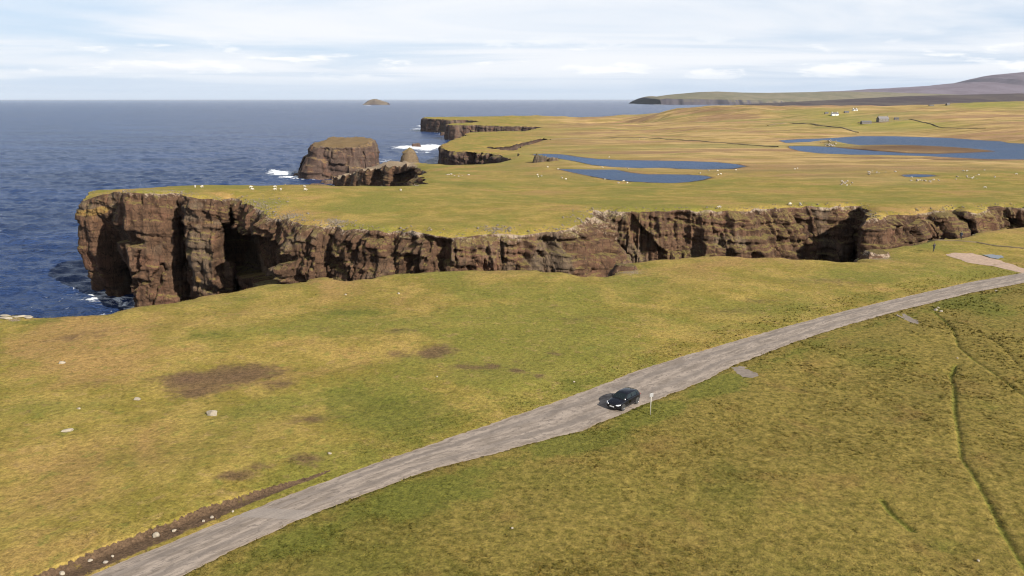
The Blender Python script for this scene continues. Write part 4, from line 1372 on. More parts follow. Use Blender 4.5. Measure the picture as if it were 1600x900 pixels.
def build_car(loc, heading):
    root = empty("hatchback_car", loc, heading)
    tag(root, "black hatchback car with pale front number plate on the single-track road", "car")
    S = []
    for x, w_, zb, belt, top in [(2.06, .50, .36, .54, .60), (2.02, .66, .24, .60, .68), (1.90, .78, .19, .66, .75), (1.60, .86, .17, .78, .86), (1.15, .885, .17, .87, .95), (.80, .89, .17, .91, .99),
                                 (.0, .89, .17, .93, .985), (-.9, .89, .17, .96, .99), (-1.5, .885, .18, .985, 1.0), (-1.85, .84, .21, .98, .995), (-2.0, .76, .28, .93, .95), (-2.05, .62, .38, .84, .86)]:
        S.append([(x, 0, zb), (x, w_ * .86, zb), (x, w_ * .985, zb + .12), (x, w_, (zb + belt) / 2 + .03), (x, w_ * .985, belt - .06), (x, w_ * .93, belt), (x, w_ * .72, top), (x, w_ * .35, top + .022), (x, 0, top + .028)])
    body = bm_obj("body", loft(S), M_PAINT, root)
    sd = body.modifiers.new("round", "SUBSURF")
    sd.levels = sd.render_levels = 1
    # cabin shell
    C = []
    for x, wb, wr, zr in [(1.02, .76, .74, .985), (.62, .79, .70, 1.20), (.30, .80, .63, 1.385), (-.10, .80, .62, 1.445), (-.60, .80, .61, 1.46), (-1.10, .79, .60, 1.44), (-1.52, .77, .575, 1.37), (-1.80, .74, .60, 1.16), (-1.98, .70, .66, .98)]:
        C.append([(x, 0, .93), (x, wb, .93), (x, wb - .01, .975), (x, wr, zr - .02), (x, wr * .90, zr + .012), (x, wr * .45, zr + .03), (x, 0, zr + .034)])
    cab = bm_obj("roof", loft(C), M_PAINT, root)
    # glass
    panel("windscreen", [(.985, -.68, 1.01), (.985, .68, 1.01), (.63, .66, 1.215), (.34, .565, 1.385), (.34, -.565, 1.385), (.63, -.66, 1.215)], M_GLASS, root, .032)
    panel("rear_window", [(-1.93, -.56, 1.04), (-1.93, .56, 1.04), (-1.80, .54, 1.175), (-1.56, .50, 1.355), (-1.56, -.50, 1.355), (-1.80, -.54, 1.175)], M_GLASS, root, .04)
    for s in (1, -1):
        panel("side_window", [(.66, s * .795, 1.0), (-.28, s * .80, 1.0), (-.28, s * .645, 1.385), (.27, s * .655, 1.345)], M_GLASS, root, .012)
        panel("side_window", [(-.36, s * .80, 1.0), (-1.22, s * .79, 1.02), (-1.22, s * .625, 1.37), (-.36, s * .645, 1.395)], M_GLASS, root, .012)
        panel("side_window", [(-1.29, s * .785, 1.05), (-1.62, s * .755, 1.13), (-1.42, s * .62, 1.335), (-1.29, s * .63, 1.355)], M_GLASS, root, .012)
        # lamps
        bm = bmesh.new()
        v = [bm.verts.new(q) for q in [(2.03, s * .42, .60), (1.97, s * .66, .60), (1.74, s * .835, .66), (1.70, s * .82, .755), (1.90, s * .70, .745), (2.00, s * .45, .69)]]
        bm.faces.new(v)
        r = bmesh.ops.extrude_face_region(bm, geom=bm.faces[:])
        bmesh.ops.translate(bm, verts=[e for e in r["geom"] if isinstance(e, bmesh.types.BMVert)], vec=(.035, s * .03, .01))
        bm_obj("headlight", bm, M_LAMP, root, False)
        bm = bmesh.new()
        box(bm, -1.955, s * .66, .85, .14, .22, .17)
        bmesh.ops.bevel(bm, geom=bm.edges[:], offset=.03, segments=2, affect="EDGES")
        bm_obj("tail_light", bm, M_RED, root)
        bm = bmesh.new()
        box(bm, .62, s * .965, 1.02, .13, .19, .13)
        bmesh.ops.bevel(bm, geom=bm.edges[:], offset=.04, segments=2, affect="EDGES")
        mir = bm_obj("mirror", bm, M_PAINT, root)
        bm = bmesh.new()
        box(bm, .548, s * .968, 1.022, .01, .15, .095)
        bm_obj("mirror_glass", bm, M_RIM, mir, False)
        for x in (.12, -.85):
            bm = bmesh.new()
            box(bm, x, s * .893, .83, .19, .03, .03)
            bmesh.ops.bevel(bm, geom=bm.edges[:], offset=.008, segments=1, affect="EDGES")
            bm_obj("door_handle", bm, M_PAINT, root)
        bm = bmesh.new()
        box(bm, 0.0, s * .885, .24, 1.75, .03, .09)
        bm_obj("sill", bm, M_TRIM, root, False)
        for x in (1.28, -1.28):
            wh = empty("wheel", (x, s * .80, .315))
            wh.parent = root
            bm = bmesh.new()
            R = []
            for rr, yy in [(.20, -.10), (.29, -.11), (.315, -.08), (.318, 0), (.315, .08), (.29, .11), (.215, .105), (.20, .08)]:
                R.append([bm.verts.new((rr * math.cos(a), yy, rr * math.sin(a))) for a in np.linspace(0, 2 * math.pi, 24, endpoint=False)])
            for a, b_ in zip(R, R[1:] + R[:1]):
                for i in range(24):
                    bm.faces.new((a[i], a[(i + 1) % 24], b_[(i + 1) % 24], b_[i]))
            bm_obj("tyre", bm, M_TYRE, wh)
            bm = bmesh.new()
            tube(bm, (0, s * .055, 0), (0, s * .085, 0), .06, .05, 12)
            for k in range(5):
                a = 2 * math.pi * k / 5 + .3
                box(bm, math.cos(a) * .13, s * .075, math.sin(a) * .13, .17, .03, .055, Matrix.Rotation(-a, 4, "Y"))
            R = [[bm.verts.new((rr * math.cos(a), s * yy, rr * math.sin(a))) for a in np.linspace(0, 2 * math.pi, 24, endpoint=False)] for rr, yy in [(.212, .02), (.214, .10), (.19, .10), (.185, .02)]]
            for a, b_ in zip(R, R[1:] + R[:1]):
                for i in range(24):
                    bm.faces.new((a[i], a[(i + 1) % 24], b_[(i + 1) % 24], b_[i]))
            bm_obj("rim", bm, M_RIM, wh)
            bm = bmesh.new()
            tube(bm, (x, s * .70, .33), (x, s * .896, .33), .365, .365, 28)
            bm_obj("wheel_arch", bm, M_TRIM, root, False)
    for nm, (x, y, z, a, b_, c_), mt in [("number_plate", (2.085, 0, .45, .02, .52, .115), M_PLATE), ("grille", (2.055, 0, .60, .02, .62, .075), M_TRIM), ("air_intake", (2.06, 0, .31, .03, .90, .11), M_TRIM), ("number_plate", (-2.075, 0, .55, .02, .52, .11), M_PLATE)]:
        bm = bmesh.new()
        box(bm, x, y, z, a, b_, c_)
        bm_obj(nm, bm, mt, root, False)
    for s in (1, -1):
        bm = bmesh.new()
        box(bm, .98, s * .25, 1.075, .02, .5, .012, Matrix.Rotation(-.55, 4, "Y"))
        bm_obj("wiper", bm, M_TRIM, root, False)
    bm = bmesh.new()
    box(bm, -1.30, 0, 1.485, .16, .03, .05)
    bm_obj("roof_aerial", bm, M_TRIM, root, False)
    return root


fw = Vector(W(972, 641.5, 40.06))
rw = Vector(W(995.5, 629.5, 40.06))
hd = (fw - rw)
heading = math.atan2(hd.y, hd.x)
lat = Vector((-math.sin(heading), math.cos(heading)))     # the car's left
mid_ = (fw + rw) / 2 - lat * .80
print("wheelbase in picture", hd.length, math.degrees(heading))
build_car((mid_.x, mid_.y, 40.065), heading)

# ------------------------------------------------------------------ roadside sign
M_POST = plain("galvanised_post", (0.40, 0.38, 0.33), .5, .2)
M_SIGN = plain("sign_back_grey", (0.42, 0.43, 0.43), .5, .1)
M_SIGNF = plain("sign_face_white", (0.25, 0.25, 0.25), .5)
px_, py_ = W(1016, 648, 40)
sg = empty("passing_place_sign", (px_, py_, gz(px_, py_) - .05), math.radians(24))
tag(sg, "slim pale post with small square sign beside the black car", "road sign")
bm = bmesh.new(); tube(bm, (0, 0, -.2), (0, 0, 2.42), .045, .042, 12); bm_obj("post", bm, M_POST, sg)
bm = bmesh.new(); box(bm, 0, -.075, 2.20, .42, .018, .34); bmesh.ops.bevel(bm, geom=bm.edges[:], offset=.006, segments=1, affect="EDGES"); pl = bm_obj("sign_plate", bm, M_SIGNF, sg, False)
bm = bmesh.new(); box(bm, 0, -.058, 2.20, .44, .014, .36); bm_obj("backing", bm, M_SIGN, pl, False)
for z in (2.06, 2.26):
    bm = bmesh.new(); box(bm, 0, -.03, z, .14, .06, .04); bm_obj("bracket", bm, M_POST, sg, False)
bm = bmesh.new(); tube(bm, (0, 0, 2.42), (0, 0, 2.45), .06, .03, 12); bm_obj("cap", bm, M_TRIM, sg)


# ------------------------------------------------------------------ people
def skin_mesh(name, joints, bones, levels=2):
    """grow one continuous skin over a jointed frame; joints: name -> (co, rx, ry)"""
    names = list(joints)
    me = bpy.data.meshes.new(name)
    me.from_pydata([joints[k][0] for k in names], [(names.index(a), names.index(b_)) for a, b_ in bones], [])
    o = bpy.data.objects.new(name, me)
    COL.objects.link(o)
    o.modifiers.new("skin", "SKIN")
    sl = me.skin_vertices[0].data
    for i, k in enumerate(names):
        sl[i].radius = joints[k][1:3]
        sl[i].use_root = i == 0
    sb = o.modifiers.new("sub", "SUBSURF")
    sb.levels = sb.render_levels = levels
    dg = bpy.context.evaluated_depsgraph_get()
    out = bpy.data.meshes.new_from_object(o.evaluated_get(dg))
    bpy.data.objects.remove(o)
    out.name = name
    out.polygons.foreach_set("use_smooth", np.ones(len(out.polygons), bool))
    return out


M_SKIN = plain("skin", (0.45, 0.28, 0.20), .6)
M_HAIR = plain("hair", (0.035, 0.025, 0.018), .7)
M_COAT = plain("dark_coat", (0.016, 0.017, 0.021), .85)
M_TROU = plain("dark_trousers", (0.022, 0.021, 0.022), .9)
M_BOOT = plain("boots", (0.03, 0.022, 0.016), .8)
M_COATB = plain("navy_coat", (0.018, 0.022, 0.038), .85)


def build_person(loc, rz, label, coat, arms):
    J = {"pelvis": ((0, 0, .95), .15, .11), "waist": ((0, 0, 1.10), .145, .105), "chest": ((0, 0, 1.30), .175, .12), "neckb": ((0, 0, 1.46), .085, .08), "neck": ((0, .01, 1.53), .058, .058), "head": ((0, .025, 1.63), .078, .095), "crown": ((0, .015, 1.72), .06, .075)}
    Bn = [("pelvis", "waist"), ("waist", "chest"), ("chest", "neckb"), ("neckb", "neck"), ("neck", "head"), ("head", "crown")]
    for s, sd in ((1, "l"), (-1, "r")):
        st = .05 * s
        J.update({sd + "hip": ((s * .095, 0, .90), .095, .10), sd + "knee": ((s * .11, .03 + st, .50), .068, .072), sd + "ank": ((s * .12, st, .10), .045, .05), sd + "toe": ((s * .14, .16 + st, .04), .04, .035),
                  sd + "sho": ((s * .20, 0, 1.40), .075, .08)})
        el, wr, hn = arms
        J.update({sd + "elb": ((s * el[0], el[1], el[2]), .055, .055), sd + "wri": ((s * wr[0], wr[1], wr[2]), .038, .04), sd + "han": ((s * hn[0], hn[1], hn[2]), .035, .045)})
        Bn += [("pelvis", sd + "hip"), (sd + "hip", sd + "knee"), (sd + "knee", sd + "ank"), (sd + "ank", sd + "toe"), ("chest", sd + "sho"), (sd + "sho", sd + "elb"), (sd + "elb", sd + "wri"), (sd + "wri", sd + "han")]
        # five fingers
        h, d = Vector(J[sd + "han"][0]), (Vector(hn) - Vector(wr)).normalized()
        d = Vector((d.x * s, d.y, d.z))
        side = Vector((0, 1, 0)) if abs(d.y) < .7 else Vector((0, 0, 1))
        for f in range(5):
            o = h + side * ((f - 2) * .018)
            ln = (.05, .07, .078, .072, .055)[f]
            if f == 0:
                o = h + side * -.03 - d * .02
            a, b_ = o + d * ln * .6 + (side * -.03 if f == 0 else Vector()), o + d * ln + Vector((-s * .012, 0, -.005)) + (side * -.04 if f == 0 else Vector())
            J[f"{sd}f{f}a"] = (tuple(a), .009, .009)
            J[f"{sd}f{f}b"] = (tuple(b_), .008, .008)
            Bn += [(sd + "han", f"{sd}f{f}a"), (f"{sd}f{f}a", f"{sd}f{f}b")]
    me = skin_mesh("person_body", J, Bn)
    o = bpy.data.objects.new("person", me)
    COL.objects.link(o)
    o.location = loc
    o.rotation_euler = (0, 0, rz)
    o.scale = (1.14, 1.14, 1.1)
    for m in (M_TROU, coat, M_SKIN, M_BOOT):
        me.materials.append(m)
    for f in me.polygons:
        c_ = f.center
        wrd = min((c_ - Vector((s * arms[2][0], arms[2][1], arms[2][2]))).length for s in (1, -1))
        f.material_index = 2 if (c_.z > 1.50 or wrd < .11) else (3 if c_.z < .10 else (1 if c_.z > .86 or abs(c_.x) > .24 else 0))
    # hair, jacket skirt and face details
    bm = bmesh.new()
    bmesh.ops.create_uvsphere(bm, u_segments=16, v_segments=10, radius=1, matrix=Matrix.Translation((0, .0, 1.68)) @ Matrix.Diagonal((.092, .108, .105, 1)))
    bmesh.ops.delete(bm, geom=[v for v in bm.verts if v.co.z < 1.64 and v.co.y > -.02 or v.co.z < 1.60 or (v.co.y > .06 and v.co.z < 1.71)], context="VERTS")
    bm_obj("hair", bm, M_HAIR, o)
    bm = bmesh.new()
    R = [[bm.verts.new((rx * math.cos(a), ry * math.sin(a), z)) for a in np.linspace(0, 2 * math.pi, 20, endpoint=False)] for rx, ry, z in [(.195, .15, .80), (.19, .145, .95), (.175, .135, 1.10), (.205, .15, 1.30), (.17, .125, 1.43), (.085, .085, 1.49)]]
    for a, b_ in zip(R[:-1], R[1:]):
        for i in range(20):
            bm.faces.new((a[i], a[(i + 1) % 20], b_[(i + 1) % 20], b_[i]))
    bm_obj("coat", bm, coat, o)
    bm = bmesh.new()
    bmesh.ops.create_cone(bm, segments=8, radius1=.018, radius2=.004, depth=.05, matrix=Matrix.Translation((0, .125, 1.625)) @ Matrix.Rotation(-1.2, 4, "X"))
    bm_obj("nose", bm, M_SKIN, o)
    return tag(o, label, "person")


x, y = W(1459, 391.3, 40)
build_person((x, y, gz(x, y)), math.radians(20), "person in dark clothes standing on the grass between the road and the inlet", M_COAT, ((.27, .02, 1.13), (.20, .22, 1.20), (.13, .27, 1.28)))
x, y = W(1501, 374.5, 40)
build_person((x, y, gz(x, y)), math.radians(-30), "person in dark clothes at the far edge of the grass close to the cliff", M_COATB, ((.26, -.02, 1.12), (.27, .05, .88), (.265, .08, .80)))

# ------------------------------------------------------------------ loose stones on the turf
M_STONE = plain("pale_lichened_stone", (0.25, 0.215, 0.165), .9, var=.4, scale=5)
M_RUBBLE_S = plain("rim_rubble", (0.150, 0.122, 0.090), .95, var=.75, scale=.7)
M_BOULDER = plain("moor_boulder", (0.25, 0.215, 0.175), .95, var=.4, scale=2)
M_STONE_D = plain("grey_stone", (0.22, 0.19, 0.155), .9, var=.4, scale=4)


def stone_mesh(seed, sx, sy_, sz):
    bm = bmesh.new()
    bmesh.ops.create_icosphere(bm, subdivisions=3, radius=.5)
    P = np.array([v.co[:] for v in bm.verts])
    r = np.random.default_rng(seed)
    for _ in range(9):                                   # knock flat facets off a round lump
        n = r.normal(size=3)
        n /= np.linalg.norm(n)
        h = r.uniform(.30, .44)
        d = P @ n - h
        P = P - np.maximum(d, 0)[:, None] * n
    P += (fbm(P[:, 0] * 5 + seed, P[:, 1] * 5, P[:, 2] * 5, 3, seed)[:, None] - .5) * P * .25
    for v, q in zip(bm.verts, P):
        v.co = (q[0] * sx, q[1] * sy_, q[2] * sz)
    me = bpy.data.meshes.new("stone")
    bm.to_mesh(me)
    bm.free()
    return me


STONES = [
    (97, 568, .85, .5, .45, "small pale stone on the turf near the left edge, highest of the left stones", 0), (214, 625, 1.05, .5, .42, "flat oblong pale stone on the turf left of the large brown patch", 0), (123, 639, .5, .3, .25, "tiny pale stone left of the oblong stone", 0),
    (105, 674, 1.5, .55, .4, "long pale slab of stone lying on the lower left turf", 0), (332, 648, 1.75, .8, .8, "largest pale boulder with dark hollow end on the left turf", 0), (245, 838, .62, .5, .5, "largest pale stone in the earth bank beside the road", 0),
    (97, 892, .5, .35, .3, "pale stone in the earth bank near the bottom left corner", 0), (165, 879, .38, .3, .25, "brownish stone in the earth bank between road and turf", 1), (176, 870, .24, .2, .2, "tiny pale stone in the earth bank above the brownish one", 0), (272, 830, .42, .3, .25, "pinkish stone just right of the largest bank stone", 0),
    (318, 815, .3, .24, .2, "small pale stone in the bank, lower of a close pair", 0), (331, 809, .32, .26, .24, "small pale stone in the bank, upper of a close pair", 0), (364, 800, .24, .2, .2, "tiny pale stone at the thin upper end of the earth bank", 0),
    (141, 876, .4, .25, .22, "flat pale stone halfway along the lower earth bank", 0),
    (515, 709, .5, .28, .2, "small pale stone on turf right of a brown patch above the road", 0), (683, 589, .3, .25, .2, "tiny pale stone in the middle of the turf", 0), (623, 459, .5, .35, .35, "small white stone near the cliff edge, right of two", 0), (540, 461, .42, .32, .3, "small white stone near the cliff edge, left of two", 0),
    (800, 826, .26, .22, .2, "tiny white stone alone in the foreground rough grass", 0), (1528, 877, .28, .22, .2, "tiny white stone in the bottom right rough grass", 0), (897, 597, .3, .24, .2, "tiny pale stone beside the road bend above the car", 0),
    (1462, 485, .7, .5, .45, "pale stone at the head of the ditch, left of three", 0), (1470, 487, .6, .5, .4, "pale stone at the head of the ditch, middle of three", 0), (1466, 481.5, .5, .4, .35, "pale stone at the head of the ditch, hindmost of three", 0),
    (1496, 560, .34, .26, .2, "small pale stone between the two ditches", 0), (1556, 455, .5, .35, .3, "small pale stone on the right road verge", 0),
    (8, 498, 2.6, .9, .5, "lowest pale rock slab at the left cliff edge", 0), (28, 494, 2.2, .8, .4, "long pale rock slab at the left cliff edge, second from left", 0), (44, 497, 1.6, .7, .4, "pale rock slab at the left cliff edge, nearest the grass", 0), (40, 491.5, 3.2, .7, .4, "pale rock slab forming the very rim at the left", 0), (10, 491, 2.6, .7, .4, "pale rim slab touching the left picture edge", 0),
]
for k, (u, v, a, b_, h, lab, mt) in enumerate(STONES):
    x, y = W(u, v, 40)
    z = gz(x, y)
    x, y = W(u, v, z)
    me = stone_mesh(300 + k, a * .92, b_ * 1.0, h * .95)
    me.materials.append((M_STONE, M_STONE_D)[mt])
    o = bpy.data.objects.new("stone", me)
    COL.objects.link(o)
    o.location = (x, y, gz(x, y) + h * .22)
    o.rotation_euler = (0, 0, rng.uniform(-.3, .5))
    tag(o, lab, "stone", "loose stones on the turf")

# dark rock standing in for a sinkhole wall's shadow beside the far pond and boulder fields on the moor
M_SHADE_ROCK = make_cliff_mat("shade_dark_rock", (0.020, 0.016, 0.013), (0.085, 0.065, 0.048), .6, .1, .2)
for k, (u, v, zz, rx, ry, h, sink, lab) in enumerate([(846, 254, 28.6, 6, 4, 4.5, 4, "dark humped rock outcrop at the left end of the far pond"), (864, 254.5, 28.6, 6, 3, 2.2, 4, "lower dark rock standing in for shadow, trailing right of the humped one"),
        (978, 421, 39, 4.0, 2.4, 1.0, 4, "low ragged outcrop on the near rim of the inlet, left of two"), (1368, 400, 39.4, 5.0, 3.0, 1.2, 4, "low ragged outcrop on the near rim of the inlet, right of two")]):
    x, y = W(u, v, zz)
    z0 = gz(x, y)
    stack("rock_outcrop", ring(x, y, rx * .5, ry * .5, 8, rx * .55, .5, 50 + k), lambda a, b_, z0=z0, h=h: z0 + h * (.55 + .9 * fbm(a / 2.5, b_ / 2.5, 0, 3, 70)), M_SHADE_ROCK if k < 2 else M_CLIFF, 200 + 9 * k, .5, .14, .3, lab, "outcrop", .6, "rock outcrops", base=z0 - sink)
bmesh_cache = [stone_mesh(700 + i, 1, 1, 1) for i in range(5)]
for me in bmesh_cache:
    me.materials.append(M_BOULDER)
r5 = np.random.default_rng(5)
ORD = "first second third fourth fifth sixth seventh eighth ninth tenth eleventh twelfth thirteenth fourteenth fifteenth sixteenth seventeenth eighteenth nineteenth twentieth".split()
for (uc, vc, su, sv, n, zz, lab) in [(1322, 286, 14, 3.0, 12, 33.5, "pale boulder in the left boulder patch on the moor"), (1452, 283, 26, 2.2, 18, 33.5, "pale boulder in the patch just below the moor pool"), (1370, 270, 22, 2.0, 12, 32, "grey boulder in the patch between the pool and the island loch"),
                               (1515, 276, 20, 5.0, 10, 33, "pale boulder scattered on the moor right of the pool"), (712, 274, 16, 2.5, 10, 31, "boulder on the green slope behind the headland"), (1297, 224, 9, 2.2, 30, 27.5, "stone of the tumbled ruin on the loch spit")]:
    ruin = None
    if "ruin" in lab:
        rx_, ry_ = W(uc, vc, zz)
        ruin = empty("broch_ruin", (rx_, ry_, gz(rx_, ry_)))
        tag(ruin, "tumbled mound of grey stones, a ruin on the loch spit", "ruin")
    spots = sorted((uc + r5.normal(0, su * .6), vc + r5.normal(0, sv * .6)) for _ in range(n))
    for k, (u, v) in enumerate(spots):
        x, y = W(u, v, zz)
        z = gz(x, y)
        x, y = W(u, v, z)
        sz_ = r5.uniform(.6, 1.6) * (1.9 if ruin else 1.0)
        o = bpy.data.objects.new("stone" if ruin else "boulder", bmesh_cache[k % 5])
        COL.objects.link(o)
        o.location = (x, y, gz(x, y) + sz_ * .12)
        o.scale = (sz_, sz_ * r5.uniform(.6, 1), sz_ * r5.uniform(.45, .8))
        o.rotation_euler = (0, 0, r5.uniform(0, 6))
        if ruin:
            o.parent = ruin
            o.location = o.location - ruin.location
            o.location.z += .6 * math.exp(-((u - uc) / 6) ** 2)
        else:
            tag(o, f"{lab}, {ORD[k]} from the left", "boulder", "boulders scattered on the moor")

# ------------------------------------------------------------------ sheep
M_WOOL = plain("sheep_wool", (0.42, 0.38, 0.32), .95, var=.15, scale=9)
M_FACE = plain("sheep_face", (0.50, 0.45, 0.38), .9)
J = {"rump": ((-.38, 0, .62), .22, .22), "belly": ((0, 0, .60), .27, .27), "chest": ((.36, 0, .62), .22, .23), "neck": ((.56, 0, .62), .12, .13), "poll": ((.70, 0, .50), .085, .10), "nose": ((.84, 0, .36), .05, .055), "tail": ((-.60, 0, .52), .05, .05)}
Bn = [("belly", "rump"), ("belly", "chest"), ("chest", "neck"), ("neck", "poll"), ("poll", "nose"), ("rump", "tail")]
J = {"belly": J["belly"], **{k: v for k, v in J.items() if k != "belly"}}
for s, sd in ((1, "l"), (-1, "r")):
    J.update({sd + "sh": ((.33, s * .14, .42), .085, .085), sd + "kn": ((.35, s * .14, .22), .045, .045), sd + "fo": ((.34, s * .14, .03), .04, .04), sd + "st": ((-.36, s * .14, .44), .10, .10), sd + "hk": ((-.44, s * .14, .24), .048, .048), sd + "hf": ((-.42, s * .14, .03), .04, .04), sd + "ea": ((.68, s * .16, .56), .03, .03)})
    Bn += [("chest", sd + "sh"), (sd + "sh", sd + "kn"), (sd + "kn", sd + "fo"), ("rump", sd + "st"), (sd + "st", sd + "hk"), (sd + "hk", sd + "hf"), ("poll", sd + "ea")]
sheep_me = skin_mesh("sheep", J, Bn, 1)
sheep_me.materials.append(M_WOOL)
sheep_me.materials.append(M_FACE)
for f in sheep_me.polygons:
    f.material_index = 1 if (f.center.x > .62 or f.center.z < .30) else 0
FLOCKS = {
    "white sheep grazing on the grassy top of the headland": (40.5, [(305, 293.5), (316, 293.5), (392, 294), (394, 297.5), (430, 293.5), (430, 297.5), (439, 297.5), (476, 293), (477, 298), (626, 298)]),
    "white sheep on the clifftop above the dark inlet": (39.8, [(1234, 320.5), (1124, 325.5), (1250, 322)]),
    "white sheep grazing left of the two ponds": (30.5, [(840, 274), (841, 277), (846, 276), (856, 262), (872, 265), (878, 279), (884, 281)]),
    "white sheep grazing along the near shore of the near pond": (31.3, [(945, 281), (974, 284), (966, 287), (980, 286.5)]),
    "white sheep grazing on the strip between the two ponds": (30.8, [(941, 262.5), (981, 264), (1094, 271.5), (1107, 267), (1122, 274), (1126, 273), (1121, 267.5), (1150, 266.5)]),
    "white sheep grazing on the moor beyond the far pond": (27.5, [(952, 246.5), (999, 218), (1007, 218), (1089, 204)]),
    "white sheep grazing on the moor in front of the loch": (32.5, [(1242, 265), (1246, 264), (1505, 268), (1511, 268), (1538, 267), (1521, 278), (1554, 278), (1588, 273), (1539, 295), (1424, 279), (1323, 291)]),
}
for lab, (zz, spots) in FLOCKS.items():
    for k, (u, v) in enumerate(sorted(spots)):
        x, y = W(u, v, zz)
        z = gz(x, y)
        for _ in range(3):
            x, y = W(u, v, z)
            z = gz(x, y)
        o = bpy.data.objects.new("sheep", sheep_me)
        COL.objects.link(o)
        o.location = (x, y, z)
        o.scale = (.95,) * 3
        o.rotation_euler = (0, 0, r5.uniform(0, 6.28))
        tag(o, f"{lab}, {ORD[k]} from the left", "sheep", "grazing sheep")
print("sheep", round(_time.time() - _t0, 1))

# ------------------------------------------------------------------ crofts on the moor
M_HARL = plain("white_harling", (0.72, 0.70, 0.66), .9, var=.08)
M_RUBBLE = plain("grey_rubble_wall", (0.13, 0.115, 0.10), .9, var=.3, scale=1.5)
M_SLATE = plain("slate_roof", (0.09, 0.087, 0.09), .6, var=.25, scale=1.0)
M_SLATEL = plain("pale_slate_roof", (0.15, 0.14, 0.14), .6, var=.2, scale=1.0)
M_PANE = plain("window_glass", (0.02, 0.025, 0.03), .1)
M_DOOR = plain("croft_door", (0.12, 0.09, 0.06), .7)


def croft(u, v, zz, L, D, H, rise, wall, roof, rz, label, windows=2, chimneys=True, door=True):
    x, y = W(u, v, zz)
    z = gz(x, y)
    root = empty("croft_house" if windows else "stone_shed", (x, y, z - .3), rz)
    tag(root, label, "house" if windows else "shed", "croft buildings on the moor")
    bm = bmesh.new()
    sec = [(-D / 2, 0), (D / 2, 0), (D / 2, H), (0, H + rise), (-D / 2, H)]
    e = [[bm.verts.new((xx, a, b_)) for a, b_ in sec] for xx in (-L / 2, L / 2)]
    for i in range(5):
        bm.faces.new((e[0][i], e[0][(i + 1) % 5], e[1][(i + 1) % 5], e[1][i]))
    bm.faces.new(e[0]); bm.faces.new(e[1])
    bm_obj("wall", bm, wall, root, False)
    bm = bmesh.new()
    sl = math.hypot(D / 2, rise)
    an = math.atan2(rise, D / 2)
    for s in (1, -1):
        box(bm, 0, s * (D / 4 + .06), H + rise / 2 + .10, L + .5, sl + .45, .16, Matrix.Rotation(-s * an, 4, "X"))
    rf = bm_obj("roof", bm, roof, root, False)
    if chimneys:
        for s in (1, -1):
            bm = bmesh.new()
            box(bm, s * (L / 2 - .6), 0, H + rise + .45, .9, .8, 1.5)
            tube(bm, (s * (L / 2 - .6), 0, H + rise + 1.1), (s * (L / 2 - .6), 0, H + rise + 1.6), .18, .15, 8)
            bm_obj("chimney", bm, wall, rf, False)
    for k in range(windows):
        xx = (k - (windows - 1) / 2) * L / (windows + .3) + (.0 if windows != 2 else .0)
        wd = empty("window", (0, 0, 0)); wd.parent = root
        bm = bmesh.new(); box(bm, xx, -D / 2 - .02, H * .55, 1.15, .06, 1.35); bm_obj("pane", bm, M_PANE, wd, False)
        bm = bmesh.new()
        for q in ((xx, H * .55 - .72, 1.35, .1), (xx, H * .55 + .72, 1.35, .1)):
            box(bm, q[0], -D / 2 - .05, q[1], q[2], .12, q[3])
        for q in (-.62, .62):
            box(bm, xx + q, -D / 2 - .045, H * .55, .1, .10, 1.34)
        bm_obj("frame", bm, M_HARL, wd, False)
    if door:
        bm = bmesh.new(); box(bm, .35 if windows % 2 else 0, -D / 2 - .03, 1.25, 1.1, .08, 2.1); bm_obj("door", bm, M_DOOR, root, False)
    return root


croft(1378.5, 192, 38, 15, 7, 4.6, 3.0, M_RUBBLE, M_SLATEL, .12, "two-storey grey croft house, largest of the group above the loch", 3)
croft(1353, 192.4, 38, 14, 6, 2.4, 2.0, M_RUBBLE, M_SLATE, .05, "long low grey shed left of the large croft house", 0, False)
croft(1400, 191, 38, 6, 4.5, 2.2, 1.4, M_RUBBLE, M_SLATE, -.2, "small grey shed right of the large croft house", 0, False)
croft(1304, 180.6, 42, 12, 6, 3.0, 2.4, M_HARL, M_SLATE, .1, "white croft house on the left skyline field", 2)
croft(1291, 180.2, 42, 6, 4.5, 2.2, 1.4, M_RUBBLE, M_SLATE, .0, "dark shed left of the white croft house", 0, False)
croft(1322, 180.2, 42, 8, 5, 2.2, 1.6, M_RUBBLE, M_SLATE, .0, "dark shed right of the white croft house", 0, False)
croft(1335, 179.6, 42, 8, 5, 2.4, 1.6, M_HARL, M_SLATE, .2, "pale cottage furthest right in the skyline field group", 2, True)
croft(1455, 165.2, 56.5, 11, 5, 2.4, 1.8, M_RUBBLE, M_SLATE, .1, "dark low building on the ridge, left of two", 0, False)
croft(1481, 161.2, 62.2, 8, 5, 2.6, 2.2, M_RUBBLE, M_SLATE, .3, "dark low building on the ridge, right of two", 0, False)


